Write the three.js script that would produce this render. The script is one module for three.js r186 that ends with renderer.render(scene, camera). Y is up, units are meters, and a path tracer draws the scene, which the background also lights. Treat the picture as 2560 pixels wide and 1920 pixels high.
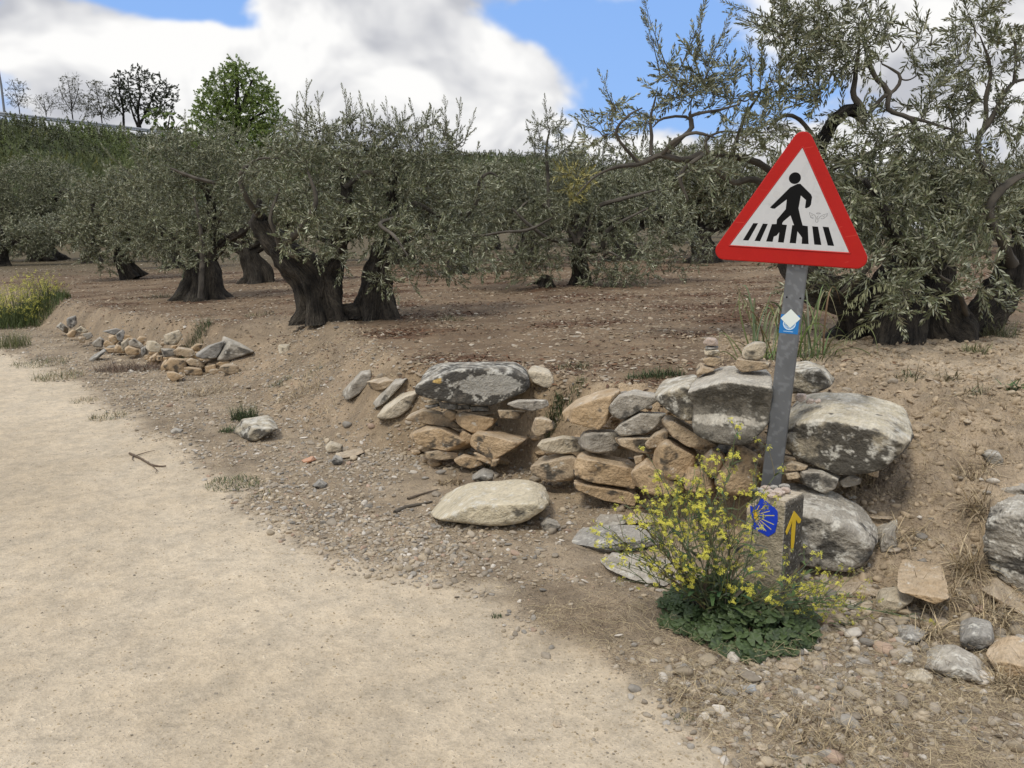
import * as THREE from 'three';
import { mergeVertices } from 'three/addons/utils/BufferGeometryUtils.js';
import { ImprovedNoise } from 'three/addons/math/ImprovedNoise.js';

// ------------------------------------------------------------------ camera, sky, sun, exposure
const scene = new THREE.Scene();
const EYE = 1.58, PITCH = 10 * Math.PI / 180, VFOV = 49;
const camera = new THREE.PerspectiveCamera(VFOV, 4 / 3, 0.05, 2500);
camera.position.set(0, EYE, 0);
camera.rotation.set(-PITCH, 0, 0);
const renderer = new THREE.WebGLRenderer({ antialias: true });
renderer.toneMapping = THREE.LinearToneMapping;
renderer.toneMappingExposure = 1.22;
renderer.shadowMap.enabled = true;
renderer.shadowMap.type = THREE.PCFSoftShadowMap;

const sun = new THREE.DirectionalLight(new THREE.Color(1.0, 0.93, 0.82), 1.5);
sun.position.set(-9, 26, 5);
sun.target.position.set(0, 0, -8);
sun.castShadow = true;
sun.shadow.radius = 22;
sun.shadow.mapSize.set(2048, 2048);
Object.assign(sun.shadow.camera, { left: -30, right: 30, top: 30, bottom: -30, near: 1, far: 90 });
scene.add(sun, sun.target);

// ------------------------------------------------------------------ random numbers and noise
function makeRng(seed) {
  let a = seed >>> 0;
  return () => { a = (a + 0x6D2B79F5) | 0; let t = Math.imul(a ^ (a >>> 15), 1 | a); t = (t + Math.imul(t ^ (t >>> 7), 61 | t)) ^ t; return ((t ^ (t >>> 14)) >>> 0) / 4294967296; };
}
const IN = new ImprovedNoise();
const N = (x, y, z) => IN.noise(x + 512.3, y + 311.7, z + 221.9);
function fbm(x, y, z, o = 4, g = 0.5) { let a = 1, s = 0, t = 0; for (let i = 0; i < o; i++) { s += a * N(x, y, z); t += a; a *= g; x = x * 2.03 + 11.7; y = y * 2.03 + 5.3; z = z * 2.03 + 17.1; } return s / t; }
const clamp = (v, a = 0, b = 1) => v < a ? a : v > b ? b : v;
const ss = (a, b, v) => { const t = clamp((v - a) / (b - a)); return t * t * (3 - 2 * t); };
const lerp = (a, b, t) => a + (b - a) * t;
const mix3 = (a, b, t) => [lerp(a[0], b[0], t), lerp(a[1], b[1], t), lerp(a[2], b[2], t)];
const V = (x, y, z) => new THREE.Vector3(x, y, z);

// ------------------------------------------------------------------ sky: blue air with broken cumulus
{
  const W = 3072, H = 1536, data = new Float32Array(W * H * 4);
  const blob = (az, el, a, e, ra, re) => { const u = (az - a) / ra, v = (el - e) / re; return Math.exp(-(u * u + v * v)); };
  for (let j = 0; j < H; j++) {
    const el = (j + 0.5) / H * Math.PI - Math.PI / 2, y = Math.sin(el), c = Math.cos(el), eld = el * 180 / Math.PI;
    for (let i = 0; i < W; i++) {
      const k = (j * W + i) * 4;
      if (eld < -3) { data[k] = 0.30; data[k + 1] = 0.27; data[k + 2] = 0.22; data[k + 3] = 1; continue; }
      const th = ((i + 0.5) / W - 0.5) * 2 * Math.PI, x = Math.cos(th) * c, z = Math.sin(th) * c;
      const az = Math.atan2(x, -z) * 180 / Math.PI;
      const up = clamp(y, 0, 1);
      const air = mix3([0.36, 0.56, 0.86], [0.10, 0.25, 0.66], Math.pow(up, 0.45));
      // cloud field: noise on the sphere, flattened with height
      const fy = y * 6.6 + 0.22 * N(x * 9, y * 12, z * 9), wx = 0.3 * N(x * 5, fy, z * 5 + 9), wz = 0.3 * N(x * 5 + 7, fy + 3, z * 5);
      const px = x * 4.4 + wx, pz = z * 4.4 + wz;
      const n = fbm(px, fy, pz, 6, 0.55);
      const nUp = fbm(px, fy + 0.34, pz, 5, 0.55);
      let bias = 0.20
        - 0.60 * blob(az, eld, 10, 10.6, 6.5, 4.4) - 0.52 * blob(az, eld, 3, 13.3, 6.5, 1.3) - 0.30 * blob(az, eld, 0.3, 6.6, 4.5, 1.6)
        - 1.0 * blob(az, eld, -20.5, 14.2, 4.4, 1.5) - 0.45 * blob(az, eld, -17, 12.6, 2.4, 0.7) - 0.45 * blob(az, eld, -31, 8.2, 3.5, 1.6) - 0.30 * blob(az, eld, 19, 8.6, 4, 2.2)
        + 0.42 * blob(az, eld, -7, 9.5, 9, 4.5) + 0.3 * blob(az, eld, -25, 12, 9, 4) + 0.40 * blob(az, eld, 26, 13, 8, 6) + 0.35 * blob(az, eld, -3, 16.5, 9, 1.5) + 0.30 * blob(az, eld, 12, 5.0, 8, 2);
      const det = fbm(x * 17 + wx * 3, y * 26, z * 17 + wz * 3, 4, 0.6), cov = ss(-0.06, 0.20, n + bias + 0.16 * det);
      const lit = clamp(0.50 + (n - nUp) * 2.4 + 0.42 * det + 0.30 * N(x * 7 + 1, y * 15, z * 7) - 0.34 * ss(0.1, 0.7, n + bias) * (0.4 + 0.9 * clamp(N(x * 2.6 + 3, y * 9, z * 2.6) + 0.4))
        - 0.30 * blob(az, eld, -29, 14.5, 10, 2.4) - 0.12 * blob(az, eld, -9, 14.6, 9, 1.6) + 0.22 * blob(az, eld, -8, 10.5, 9, 2.6) - 0.12 * blob(az, eld, -6, 6.5, 9, 1.6));
      const glow = 1 + 0.45 * ss(0.25, 0.95, y);
      const cl = mix3([0.45, 0.46, 0.495], [0.82, 0.815, 0.805], lit);
      for (let q = 0; q < 3; q++) data[k + q] = lerp(air[q], cl[q] * glow, cov);
      data[k + 3] = 1;
    }
  }
  const sky = new THREE.DataTexture(data, W, H, THREE.RGBAFormat, THREE.FloatType);
  sky.mapping = THREE.EquirectangularReflectionMapping;
  sky.magFilter = sky.minFilter = THREE.LinearFilter;
  sky.wrapS = THREE.RepeatWrapping;
  sky.needsUpdate = true;
  scene.background = sky;
  scene.environment = sky;
}

// ------------------------------------------------------------------ helpers: pixels of the 2560 x 1920 photograph to places
const FL = 960 / Math.tan(VFOV * Math.PI / 360), SP = Math.sin(PITCH), CP = Math.cos(PITCH);
function rayOf(px, py) { const dx = (px - 1280) / FL, dy = (960 - py) / FL; return V(dx, -SP + dy * CP, -CP - dy * SP); }
function at(px, py, depth) { const r = rayOf(px, py), t = depth / -r.z; return V(r.x * t, EYE + r.y * t, -depth); }
const used = {};
function numbered(name) { const n = used[name] = (used[name] ?? -1) + 1; return n ? `${name}_${String(n).padStart(3, '0')}` : name; }
function tag(o, label, category, group) { o.userData.label = label; o.userData.category = category; if (group) o.userData.group = group; return o; }
function finish(o) { o.castShadow = o.receiveShadow = true; return o; }
function mesh(name, geo, mat, parent = scene) { const m = finish(new THREE.Mesh(geo, mat)); m.name = parent === scene ? numbered(name) : name; parent.add(m); return m; }
function thing(name, pos, label, category, group) { const o = new THREE.Group(); o.name = numbered(name); o.position.copy(pos); scene.add(o); return tag(o, label, category, group); }
const structure = (o) => { o.userData.kind = 'structure'; return o; };
const stuff = (o) => { o.userData.kind = 'stuff'; return o; };

// growing list of triangles
class MB {
  constructor() { this.p = []; this.u = []; this.c = []; this.i = []; }
  v(p, u, w, c) { this.p.push(p.x, p.y, p.z); this.u.push(u, w); this.c.push(c[0], c[1], c[2]); return this.p.length / 3 - 1; }
  tri(a, b, c) { this.i.push(a, b, c); }
  quad(a, b, c, d) { this.i.push(a, b, c, a, c, d); }
  geo() {
    const g = new THREE.BufferGeometry();
    g.setAttribute('position', new THREE.Float32BufferAttribute(this.p, 3));
    g.setAttribute('uv', new THREE.Float32BufferAttribute(this.u, 2));
    g.setAttribute('color', new THREE.Float32BufferAttribute(this.c, 3));
    g.setIndex(this.i); g.computeVertexNormals(); return g;
  }
}
// a tube along points with its own radius at each; rough > 0 makes it gnarled and fluted
function tube(mb, pts, rad, sides, col, rough = 0, flute = 0, seed = 0) {
  const n = pts.length; let T = pts[1].clone().sub(pts[0]).normalize();
  let X = Math.abs(T.y) < 0.9 ? V(0, 1, 0).cross(T) : V(1, 0, 0).cross(T); X.normalize();
  let len = 0; const rings = [];
  for (let k = 0; k < n; k++) {
    const t = (k < n - 1 ? pts[k + 1].clone() : pts[k].clone()).sub(k ? pts[k - 1] : pts[k]).normalize();
    X.sub(t.clone().multiplyScalar(X.dot(t))).normalize(); const Y = t.clone().cross(X);
    if (k) len += pts[k].distanceTo(pts[k - 1]);
    const ring = [];
    for (let s = 0; s <= sides; s++) {
      const a = s / sides * Math.PI * 2, d = X.clone().multiplyScalar(Math.cos(a)).addScaledVector(Y, Math.sin(a));
      let r = rad[k]; const q = pts[k].clone().addScaledVector(d, r);
      if (rough) {
        const f = 0.55 / Math.max(rad[k], 0.02);
        const w = 1.6 * N(q.x * 3, q.y * 2.2 + seed, q.z * 3), root = 1 + 1.1 * Math.exp(-len / (rad[0] * 1.1));
        r *= 1 + rough * (1.6 * fbm(q.x * f + seed, q.y * f * 0.6, q.z * f, 4) + flute * root * (0.55 * Math.sin(a * 5 + len * 1.6 + seed + w) + 0.40 * (0.5 - Math.abs(Math.sin(a * 4.5 - len * 2.1 + seed + w)))) + flute * 0.5 * (0.4 - Math.abs(fbm(q.x * f * 3.2, q.y * f * 1.3 + seed, q.z * f * 3.2, 2))));
        q.copy(pts[k]).addScaledVector(d, r);
      }
      ring.push(mb.v(q, s / sides * Math.max(0.2, Math.round(rad[0] * 6.28 / 0.5) * 0.5 || 0.25), len, typeof col === 'function' ? col(q, k / (n - 1)) : col));
    }
    rings.push(ring);
    if (k) for (let s = 0; s < sides; s++) mb.quad(rings[k - 1][s], rings[k - 1][s + 1], ring[s + 1], ring[s]);
  }
  const e = mb.v(pts[n - 1].clone().addScaledVector(pts[n - 1].clone().sub(pts[n - 2]).normalize(), rad[n - 1] * 0.4), 0, len, typeof col === 'function' ? col(pts[n - 1], 1) : col);
  for (let s = 0; s < sides; s++) mb.tri(rings[n - 1][s], rings[n - 1][s + 1], e);
}
// a flat bending blade
function ribbon(mb, pts, w0, col, w1 = 0.1, side) {
  const n = pts.length; let prev;
  for (let k = 0; k < n; k++) {
    const t = (k < n - 1 ? pts[k + 1].clone() : pts[k].clone()).sub(k ? pts[k - 1] : pts[k]).normalize();
    const s = (side ? side.clone() : V(t.z, 0, -t.x).lengthSq() > 1e-6 ? V(t.z, 0, -t.x) : V(1, 0, 0)); s.sub(t.clone().multiplyScalar(s.dot(t))).normalize();
    const f = k / (n - 1), w = w0 * lerp(1, w1, f * f) * Math.min(1, 0.5 + f * 3);
    const a = mb.v(pts[k].clone().addScaledVector(s, -w / 2), 0, f, col), b = mb.v(pts[k].clone().addScaledVector(s, w / 2), 1, f, col);
    if (prev) mb.quad(prev[0], prev[1], b, a);
    prev = [a, b];
  }
}
function smoothPath(pts, rads, step) {
  const c = new THREE.CatmullRomCurve3(pts, false, 'centripetal'), L = c.getLength(), n = Math.max(3, Math.ceil(L / step)), P = [], R = [];
  for (let k = 0; k <= n; k++) { const t = k / n; P.push(c.getPoint(t)); const s = t * (pts.length - 1), a = Math.min(pts.length - 2, Math.floor(s)); R.push(lerp(rads[a], rads[a + 1], s - a)); }
  return [P, R];
}

// ------------------------------------------------------------------ textures (grain and relief only)
function tileNoise(size, cells, seed) {   // smooth noise that repeats
  const r = makeRng(seed), g = new Float32Array(cells * cells).map(() => r()), out = new Float32Array(size * size);
  for (let y = 0; y < size; y++) { const fy = y / size * cells, y0 = Math.floor(fy), ty = fy - y0, sy = ty * ty * (3 - 2 * ty);
    for (let x = 0; x < size; x++) { const fx = x / size * cells, x0 = Math.floor(fx), tx = fx - x0, sx = tx * tx * (3 - 2 * tx), x1 = (x0 + 1) % cells, y1 = (y0 + 1) % cells;
      out[y * size + x] = lerp(lerp(g[y0 * cells + x0], g[y0 * cells + x1], sx), lerp(g[y1 * cells + x0], g[y1 * cells + x1], sx), sy); } }
  return out;
}
function tex(size, fn, repeat) {
  const d = new Uint8Array(size * size * 4);
  for (let k = 0; k < size * size; k++) { const c = fn(k); d[k * 4] = clamp(c[0]) * 255; d[k * 4 + 1] = clamp(c[1]) * 255; d[k * 4 + 2] = clamp(c[2]) * 255; d[k * 4 + 3] = 255; }
  const t = new THREE.DataTexture(d, size, size); t.wrapS = t.wrapT = THREE.RepeatWrapping; t.magFilter = THREE.LinearFilter; t.minFilter = THREE.LinearMipmapLinearFilter; t.generateMipmaps = true; t.needsUpdate = true;
  if (repeat) t.repeat.set(repeat, repeat); return t;
}
const S1 = 1024;
const n16 = tileNoise(S1, 16, 1), n41 = tileNoise(S1, 41, 2), n97 = tileNoise(S1, 97, 3), n211 = tileNoise(S1, 211, 4), n460 = tileNoise(S1, 460, 5), n7 = tileNoise(S1, 7, 6);
const soilH = (k) => 0.20 * n16[k] + 0.22 * n41[k] + 0.2 * n97[k] + 0.2 * n211[k] + 0.18 * n460[k];
const speck = (k) => n211[k] * n97[k] > 0.56 ? 1 : 0;
const soilMap = tex(S1, (k) => { const h = soilH(k), s = speck(k), q = 0.60 + 0.80 * (h - 0.28) + (s ? 0.10 * (n41[k] - 0.4) * 3 : 0) - (n460[k] * n41[k] > 0.62 ? 0.16 : 0); return [q, q * (0.99 - 0.02 * n16[k]), q * (0.98 - 0.05 * n16[k])]; }, 1 / 1.5);
const soilBump = tex(S1, (k) => { const q = soilH(k) + 0.18 * speck(k); return [q, q, q]; }, 1 / 1.5);
const rockMap = tex(S1, (k) => { const q = 0.54 + 0.30 * n41[k] * n16[k] + 0.26 * n97[k] + 0.26 * n211[k] - (n211[k] * n97[k] > 0.58 ? 0.25 : 0) + (n211[k] * n41[k] < 0.05 ? 0.2 : 0); return [q, q, q * 0.99]; }, 1 / 1.1);
const rockBump = tex(S1, (k) => { const q = 0.3 * n16[k] + 0.25 * n41[k] + 0.2 * n97[k] + 0.2 * n211[k] + 0.1 * n460[k]; return [q, q, q]; }, 1 / 1.1);
const barkH = (k) => { const x = k % S1, y = (k / S1) | 0; const m = n41[((y >> 3) % S1) * S1 + x], l = n97[((y >> 2) % S1) * S1 + (x + ((n16[k] * 40) | 0)) % S1]; return 0.45 * m + 0.35 * l + 0.2 * n211[k]; };
const barkMap = tex(S1, (k) => { const h = barkH(k), q = 0.12 + 1.35 * (h - 0.22) + 0.12 * n7[k]; return [q, q * 0.98, q * 0.95]; }, 1 / 0.5);
const barkBump = tex(S1, (k) => { const q = barkH(k); return [q, q, q]; }, 1 / 0.5);

const M = {
  soil: new THREE.MeshStandardMaterial({ map: soilMap, bumpMap: soilBump, bumpScale: 0.022, roughness: 1, vertexColors: true, color: new THREE.Color(1.25, 1.25, 1.25) }),
  road: new THREE.MeshStandardMaterial({ map: soilMap, bumpMap: soilBump, bumpScale: 0.010, roughness: 1, vertexColors: true, color: new THREE.Color(1.25, 1.25, 1.25) }),
  rock: new THREE.MeshStandardMaterial({ map: rockMap, bumpMap: rockBump, bumpScale: 0.014, roughness: 0.95, vertexColors: true, color: new THREE.Color(1.2, 1.2, 1.2) }),
  pebble: new THREE.MeshStandardMaterial({ roughness: 0.95, vertexColors: true }),
  bark: new THREE.MeshStandardMaterial({ map: barkMap, bumpMap: barkBump, bumpScale: 0.05, roughness: 1, vertexColors: true, color: new THREE.Color(1.3, 1.3, 1.3) }),
  twig: new THREE.MeshStandardMaterial({ roughness: 1, vertexColors: true }),
  leaf: new THREE.MeshStandardMaterial({ roughness: 0.5, vertexColors: true, side: THREE.DoubleSide }),
  soft: new THREE.MeshStandardMaterial({ roughness: 0.75, vertexColors: true, side: THREE.DoubleSide }),
};

// ------------------------------------------------------------------ the lie of the land (x to the right, D metres ahead)
function polyDist(L, x, y) {   // signed distance to a plan line, positive on its side to the left of its direction
  let best = 1e9, sg = 1, bt = 0;
  for (let k = 0; k < L.length - 1; k++) {
    const ax = L[k][0], ay = L[k][1], bx = L[k + 1][0] - ax, by = L[k + 1][1] - ay, t = clamp(((x - ax) * bx + (y - ay) * by) / (bx * bx + by * by));
    const dx = x - ax - bx * t, dy = y - ay - by * t, d = dx * dx + dy * dy;
    if (d < best) { best = d; bt = k + t; sg = bx * (y - ay) - by * (x - ax) > 0 ? 1 : -1; }
  }
  return [Math.sqrt(best) * sg, bt];
}
// foot of the bank, from far left to near right: x, D, height of the bank, its width, seen from the road
const FOOT = [[-60, 70, .42, .8], [-30, 38, .42, .8], [-9.6, 15.8, .42, .7], [-5.9, 12.0, .44, .35], [-4.4, 10.5, .46, .3], [-3.4, 9.5, .48, .35], [-2.9, 8.6, .52, 1.2], [-1.9, 7.0, .56, 1.3], [-1.2, 6.12, .56, .75], [-.6, 5.85, .56, .40],
  [-.2, 5.68, .56, .38], [.1, 5.42, .57, .36], [.42, 5.0, .6, .34], [.7, 4.72, .6, .34], [1.0, 4.34, .62, .42], [1.25, 3.9, .62, .65], [1.6, 3.42, .62, 1.15], [2.1, 3.2, .62, 1.5], [3.0, 2.95, .64, 1.7], [5, 2.6, .66, 1.7], [14, 1.4, .66, 1.7]];
const ROADEDGE = [];
for (const [px, py] of [[1990, 2300], [1860, 2000], [1750, 1850], [1600, 1720], [1420, 1610], [1180, 1490], [980, 1440], [800, 1385], [680, 1310], [560, 1215], [430, 1130], [330, 1065], [220, 985], [130, 925], [0, 885]]) {
  const r = rayOf(px, py), t = -EYE / r.y; ROADEDGE.push([r.x * t, -r.z * t]);
}
ROADEDGE.unshift([6, .2], [3, 1.2]); ROADEDGE.push([-14, 21], [-34, 42], [-64, 74]);
const RAIL = [[-90, 50], [-60, 55], [-36.5, 60], [-31, 72], [-18, 88], [2, 100], [40, 118], [120, 140], [400, 200]];
function lay(x, D) {
  let k = 0; while (k < FOOT.length - 2 && FOOT[k + 1][0] < x) k++;
  const f = clamp((x - FOOT[k][0]) / (FOOT[k + 1][0] - FOOT[k][0]));
  return { s: polyDist(FOOT, x, D)[0], H: lerp(FOOT[k][2], FOOT[k + 1][2], f), w: lerp(FOOT[k][3], FOOT[k + 1][3], f) };
}
function hSmooth(x, D, L = lay(x, D)) {
  const s = L.s, e = -L.w * 0.1;
  let h = L.H * ss(e, L.w, s) + 0.03 * clamp(s - L.w * 0.6, 0, 42) + 0.045 * ss(-1.6, 0, s);
  h += 0.02 * Math.exp(-(((x - 2.9) / 1.3) ** 2 + ((D - 6.6) / 1.3) ** 2));
  if (D > 36) {
    const r = -polyDist(RAIL, x, D)[0];              // distance in front of the guard rail
    const up = r < 0 ? 1 : 1 - ss(0, 1, r / 19) ;
    const bench = 0.10 * Math.exp(-(((r - 10) / 2.4) ** 2));
    const g = (9.2 + .034 * clamp(x + 36, 0, 42)) * clamp(up + bench * 0.6, 0, 1) * (1 - ss(0, 48, x) * 0.8);
    h = Math.max(h, h * (1 - up) + g);
  }
  return h;
}
function edgeOf(x, D) { return polyDist(ROADEDGE, x, D)[0] * -1; }   // positive off the road
function zones(x, D, L) {
  const e = edgeOf(x, D), wob = 0.16 * fbm(x * 1.7, 3, D * 1.7, 3) + 0.05 * N(x * 9, 1, D * 9);
  const road = 1 - ss(-0.10, 0.22, e + wob * 1.6);
  const bank = ss(-0.25, 0.05, L.s + wob) , field = ss(L.w * 0.7, L.w * 1.3, L.s + wob);
  return { e, road, bank, field };
}
function micro(x, D, L, z) {
  const fade = 1 - ss(12, 40, D); if (fade <= 0) return 0;
  let h = 0.012 * fbm(x * 0.9, 7, D * 0.9, 3) + 0.0035 * fbm(x * 9, 2, D * 9, 3) * fade;
  const rough = (1 - z.road);
  h += rough * fade * (0.020 * fbm(x * 4, 5, D * 4, 3) + 0.008 * N(x * 21, 4, D * 21) + z.bank * (1 - z.field) * .075 * fbm(x * 3.2, 15, D * 3.2, 4));
  const clod = ss(0.2, 0.9, L.s) * ss(1.35, 1.9, x) * (1 - ss(6.8, 7.6, D)) + 0.45 * z.bank * (1 - z.field);
  if (clod > 0.01) { const b = Math.abs(N(x * 9, 8, D * 9)), b2 = Math.abs(N(x * 21, 9, D * 21)); h += clod * (0.055 * (0.5 - b) + 0.03 * (0.5 - b2)) ; }
  return h;
}
function height(x, D) { const L = lay(x, D); return hSmooth(x, D, L) + micro(x, D, L, zones(x, D, L)); }
function onGround(px, py, lift = 0) {   // where the line of sight through a pixel meets the land
  const r = rayOf(px, py); let t = 1.2, dt = 0.06;
  for (; t < 130; t += dt) { const y = EYE + r.y * t; if (y < hSmooth(r.x * t, -r.z * t)) break; dt = 0.02 + t * 0.006; }
  let a = t - dt, b = t; for (let k = 0; k < 14; k++) { const m = (a + b) / 2; if (EYE + r.y * m < hSmooth(r.x * m, -r.z * m)) b = m; else a = m; }
  const x = r.x * b, D = -r.z * b; return V(x, height(x, D) + lift, -D);
}
function groundColor(x, D, L, z, h) {
  const a = fbm(x * 0.55, 2, D * 0.55, 3), b = fbm(x * 2.3, 6, D * 2.3, 3), c = N(x * 8, 3, D * 8);
  const roadC = mix3( [.455, .382, .275], [.565, .485, .362], clamp(.55 + a * .8 + b * .45 + c * .15 + .25 * Math.cos((z.e + 2.0) * 3.6) * ss(.2, -.6, z.e)));
  const vergeC = mix3([.235, .185, .125], [.39, .315, .22], clamp(.45 + b * 1.3 + c * .4));
  const lf = ss(-.6, -1.6, x), rt = ss(1.3, 1.8, x), bankC = mix3(mix3([.27, .205, .13], [.26, .205, .14], Math.max(lf, rt)), mix3(mix3([.43, .335, .22], [.36, .28, .19], lf), [.46, .37, .26], rt * .8), clamp(.5 + b * 1.3 + c * .5));
  let fieldC = mix3([.15, .102, .060], [.265, .195, .122], clamp(.45 + b * .9 + a * .6 + c * .3));
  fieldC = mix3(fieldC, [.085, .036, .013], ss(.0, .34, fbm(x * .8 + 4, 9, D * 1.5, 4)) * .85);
  const right = ss(1.4, 2.0, x) * (1 - ss(6.4, 7.4, D));
  fieldC = mix3(fieldC, mix3([.32, .255, .175], [.51, .42, .30], clamp(.5 + b * 1.4 + c * .5)), right);
  let col = mix3(vergeC, bankC, z.bank);
  const straw = ss(.9, 1.6, x) * (1 - ss(3.4, 3.8, D)) * (1 - z.bank);
  col = mix3(col, mix3([.29, .235, .16], [.43, .35, .245], clamp(.5 + b * 1.2)), straw);
  col = mix3(col, fieldC, z.field);
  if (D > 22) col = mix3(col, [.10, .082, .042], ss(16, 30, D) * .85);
  if (D > 40) { const g = ss(2.2, 3.6, h); col = mix3(col, mix3([.040, .056, .018], [.085, .105, .034], clamp(.5 + fbm(x * .25, 2, D * .25, 3) * 1.5)), g); }
  return mix3(col, roadC, z.road);
}
{
  const lines = (list) => { const out = []; for (const [a, b, s] of list) for (let v = a; v < b - 1e-6; v += s) out.push(v); return out; };
  const X = lines([[-600, -200, 60], [-200, -80, 10], [-80, -40, 2.5], [-40, -16, .8], [-16, -8, .2], [-8, -4.2, .08], [-4.2, -2.2, .045], [-2.2, 3.6, .022], [3.6, 7, .08], [7, 16, .3], [16, 60, 2], [60, 200, 10], [200, 601, 60]]);
  const Dd = lines([[-40, -4, 6], [-4, 1.2, .4], [1.2, 2.2, .1], [2.2, 6.2, .022], [6.2, 9, .04], [9, 14, .07], [14, 22, .15], [22, 40, .5], [40, 110, 1.2], [110, 200, 6], [200, 1300, 60]]);
  const nx = X.length, nd = Dd.length, pos = new Float32Array(nx * nd * 3), col = new Float32Array(nx * nd * 3), uv = new Float32Array(nx * nd * 2), zone = new Uint8Array(nx * nd);
  for (let j = 0; j < nd; j++) for (let i = 0; i < nx; i++) {
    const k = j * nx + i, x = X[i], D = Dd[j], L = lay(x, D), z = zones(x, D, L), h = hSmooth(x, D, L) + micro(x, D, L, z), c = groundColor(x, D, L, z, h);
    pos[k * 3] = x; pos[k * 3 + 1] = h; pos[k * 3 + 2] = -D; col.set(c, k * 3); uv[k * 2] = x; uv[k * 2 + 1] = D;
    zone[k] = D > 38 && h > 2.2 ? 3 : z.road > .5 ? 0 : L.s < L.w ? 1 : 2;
  }
  const idx = [[], [], [], []];
  for (let j = 0; j < nd - 1; j++) for (let i = 0; i < nx - 1; i++) { const a = j * nx + i; idx[zone[a]].push(a, a + 1, a + nx + 1, a, a + nx + 1, a + nx); }
  const full = new THREE.BufferGeometry();
  full.setAttribute('position', new THREE.BufferAttribute(pos, 3)); full.setIndex(idx.flat()); full.computeVertexNormals();
  const nor = full.getAttribute('normal').array;
  ['dirt_road', 'roadside_verge', 'orchard_ground', 'embankment'].forEach((name, q) => {
    const map = new Map(), P = [], Nn = [], C = [], U = [], I = [];
    for (const a of idx[q]) { let b = map.get(a); if (b === undefined) { b = map.size; map.set(a, b); for (let r = 0; r < 3; r++) { P.push(pos[a * 3 + r]); Nn.push(nor[a * 3 + r]); C.push(col[a * 3 + r]); } U.push(uv[a * 2], uv[a * 2 + 1]); } I.push(b); }
    const g = new THREE.BufferGeometry();
    g.setAttribute('position', new THREE.Float32BufferAttribute(P, 3)); g.setAttribute('normal', new THREE.Float32BufferAttribute(Nn, 3)); g.setAttribute('color', new THREE.Float32BufferAttribute(C, 3)); g.setAttribute('uv', new THREE.Float32BufferAttribute(U, 2)); g.setIndex(I);
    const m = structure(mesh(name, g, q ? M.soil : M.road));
    m.userData.label = ['pale beige gravel track in the foreground', 'stony verge and collapsed bank between track and orchard', 'stony red brown ground under the olive trees', 'scrub covered embankment below the road'][q];
  });
}

// ------------------------------------------------------------------ stones
const table = (t, x) => { for (let k = 0; k < t.length - 1; k++) if (x <= t[k + 1][0] || k === t.length - 2) return lerp(t[k][1], t[k + 1][1], clamp((x - t[k][0]) / (t[k + 1][0] - t[k][0]), -.5, 1.5)); };
const mid = (p) => [p.reduce((s, q) => s + q[0], 0) / p.length, p.reduce((s, q) => s + q[1], 0) / p.length];
const ballCache = {};
function ball(detail) {
  if (!ballCache[detail]) { const g = new THREE.IcosahedronGeometry(1, detail); g.deleteAttribute('normal'); g.deleteAttribute('uv'); ballCache[detail] = mergeVertices(g, 1e-5); }
  return ballCache[detail];
}
function hull(pts) {   // convex hull, counter-clockwise
  const p = pts.slice().sort((a, b) => a[0] - b[0] || a[1] - b[1]), cr = (o, a, b) => (a[0] - o[0]) * (b[1] - o[1]) - (a[1] - o[1]) * (b[0] - o[0]), half = (q) => { const h = []; for (const v of q) { while (h.length > 1 && cr(h[h.length - 2], h[h.length - 1], v) <= 0) h.pop(); h.push(v); } h.pop(); return h; };
  return [...half(p), ...half(p.reverse())];
}
const KIND = {   // two tones, lichen amounts: dark crust, pale crust
  tan: { a: [.36, .255, .145], b: [.52, .385, .24], dark: .04, pale: .10, dust: .35 },
  tan2: { a: [.33, .25, .165], b: [.47, .37, .245], dark: .10, pale: .2, dust: .4 },
  pale: { a: [.44, .375, .27], b: [.56, .49, .37], dark: .03, pale: .25, dust: .3 },
  chalk: { a: [.44, .385, .275], b: [.54, .47, .33], dark: .10, pale: .3, dust: .2 },
  grey: { a: [.25, .225, .185], b: [.40, .365, .305], dark: .16, pale: .35, dust: .4 },
  slate: { a: [.20, .19, .17], b: [.33, .315, .285], dark: .12, pale: .3, dust: .35 },
  lichen: { a: [.27, .235, .175], b: [.43, .375, .27], dark: .50, pale: .60, dust: .3 },
  black: { a: [.13, .115, .095], b: [.27, .24, .185], dark: .72, pale: .55, dust: .25 },
  rough: { a: [.22, .20, .165], b: [.36, .33, .275], dark: .27, pale: .5, dust: .3 },
  pink: { a: [.42, .33, .27], b: [.52, .43, .36], dark: 0, pale: .1, dust: .2 },
  brick: { a: [.42, .20, .11], b: [.50, .27, .16], dark: 0, pale: .05, dust: .2 },
  blue: { a: [.25, .265, .275], b: [.36, .375, .38], dark: .05, pale: .15, dust: .2 },
};
let rockSeed = 1;
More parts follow.
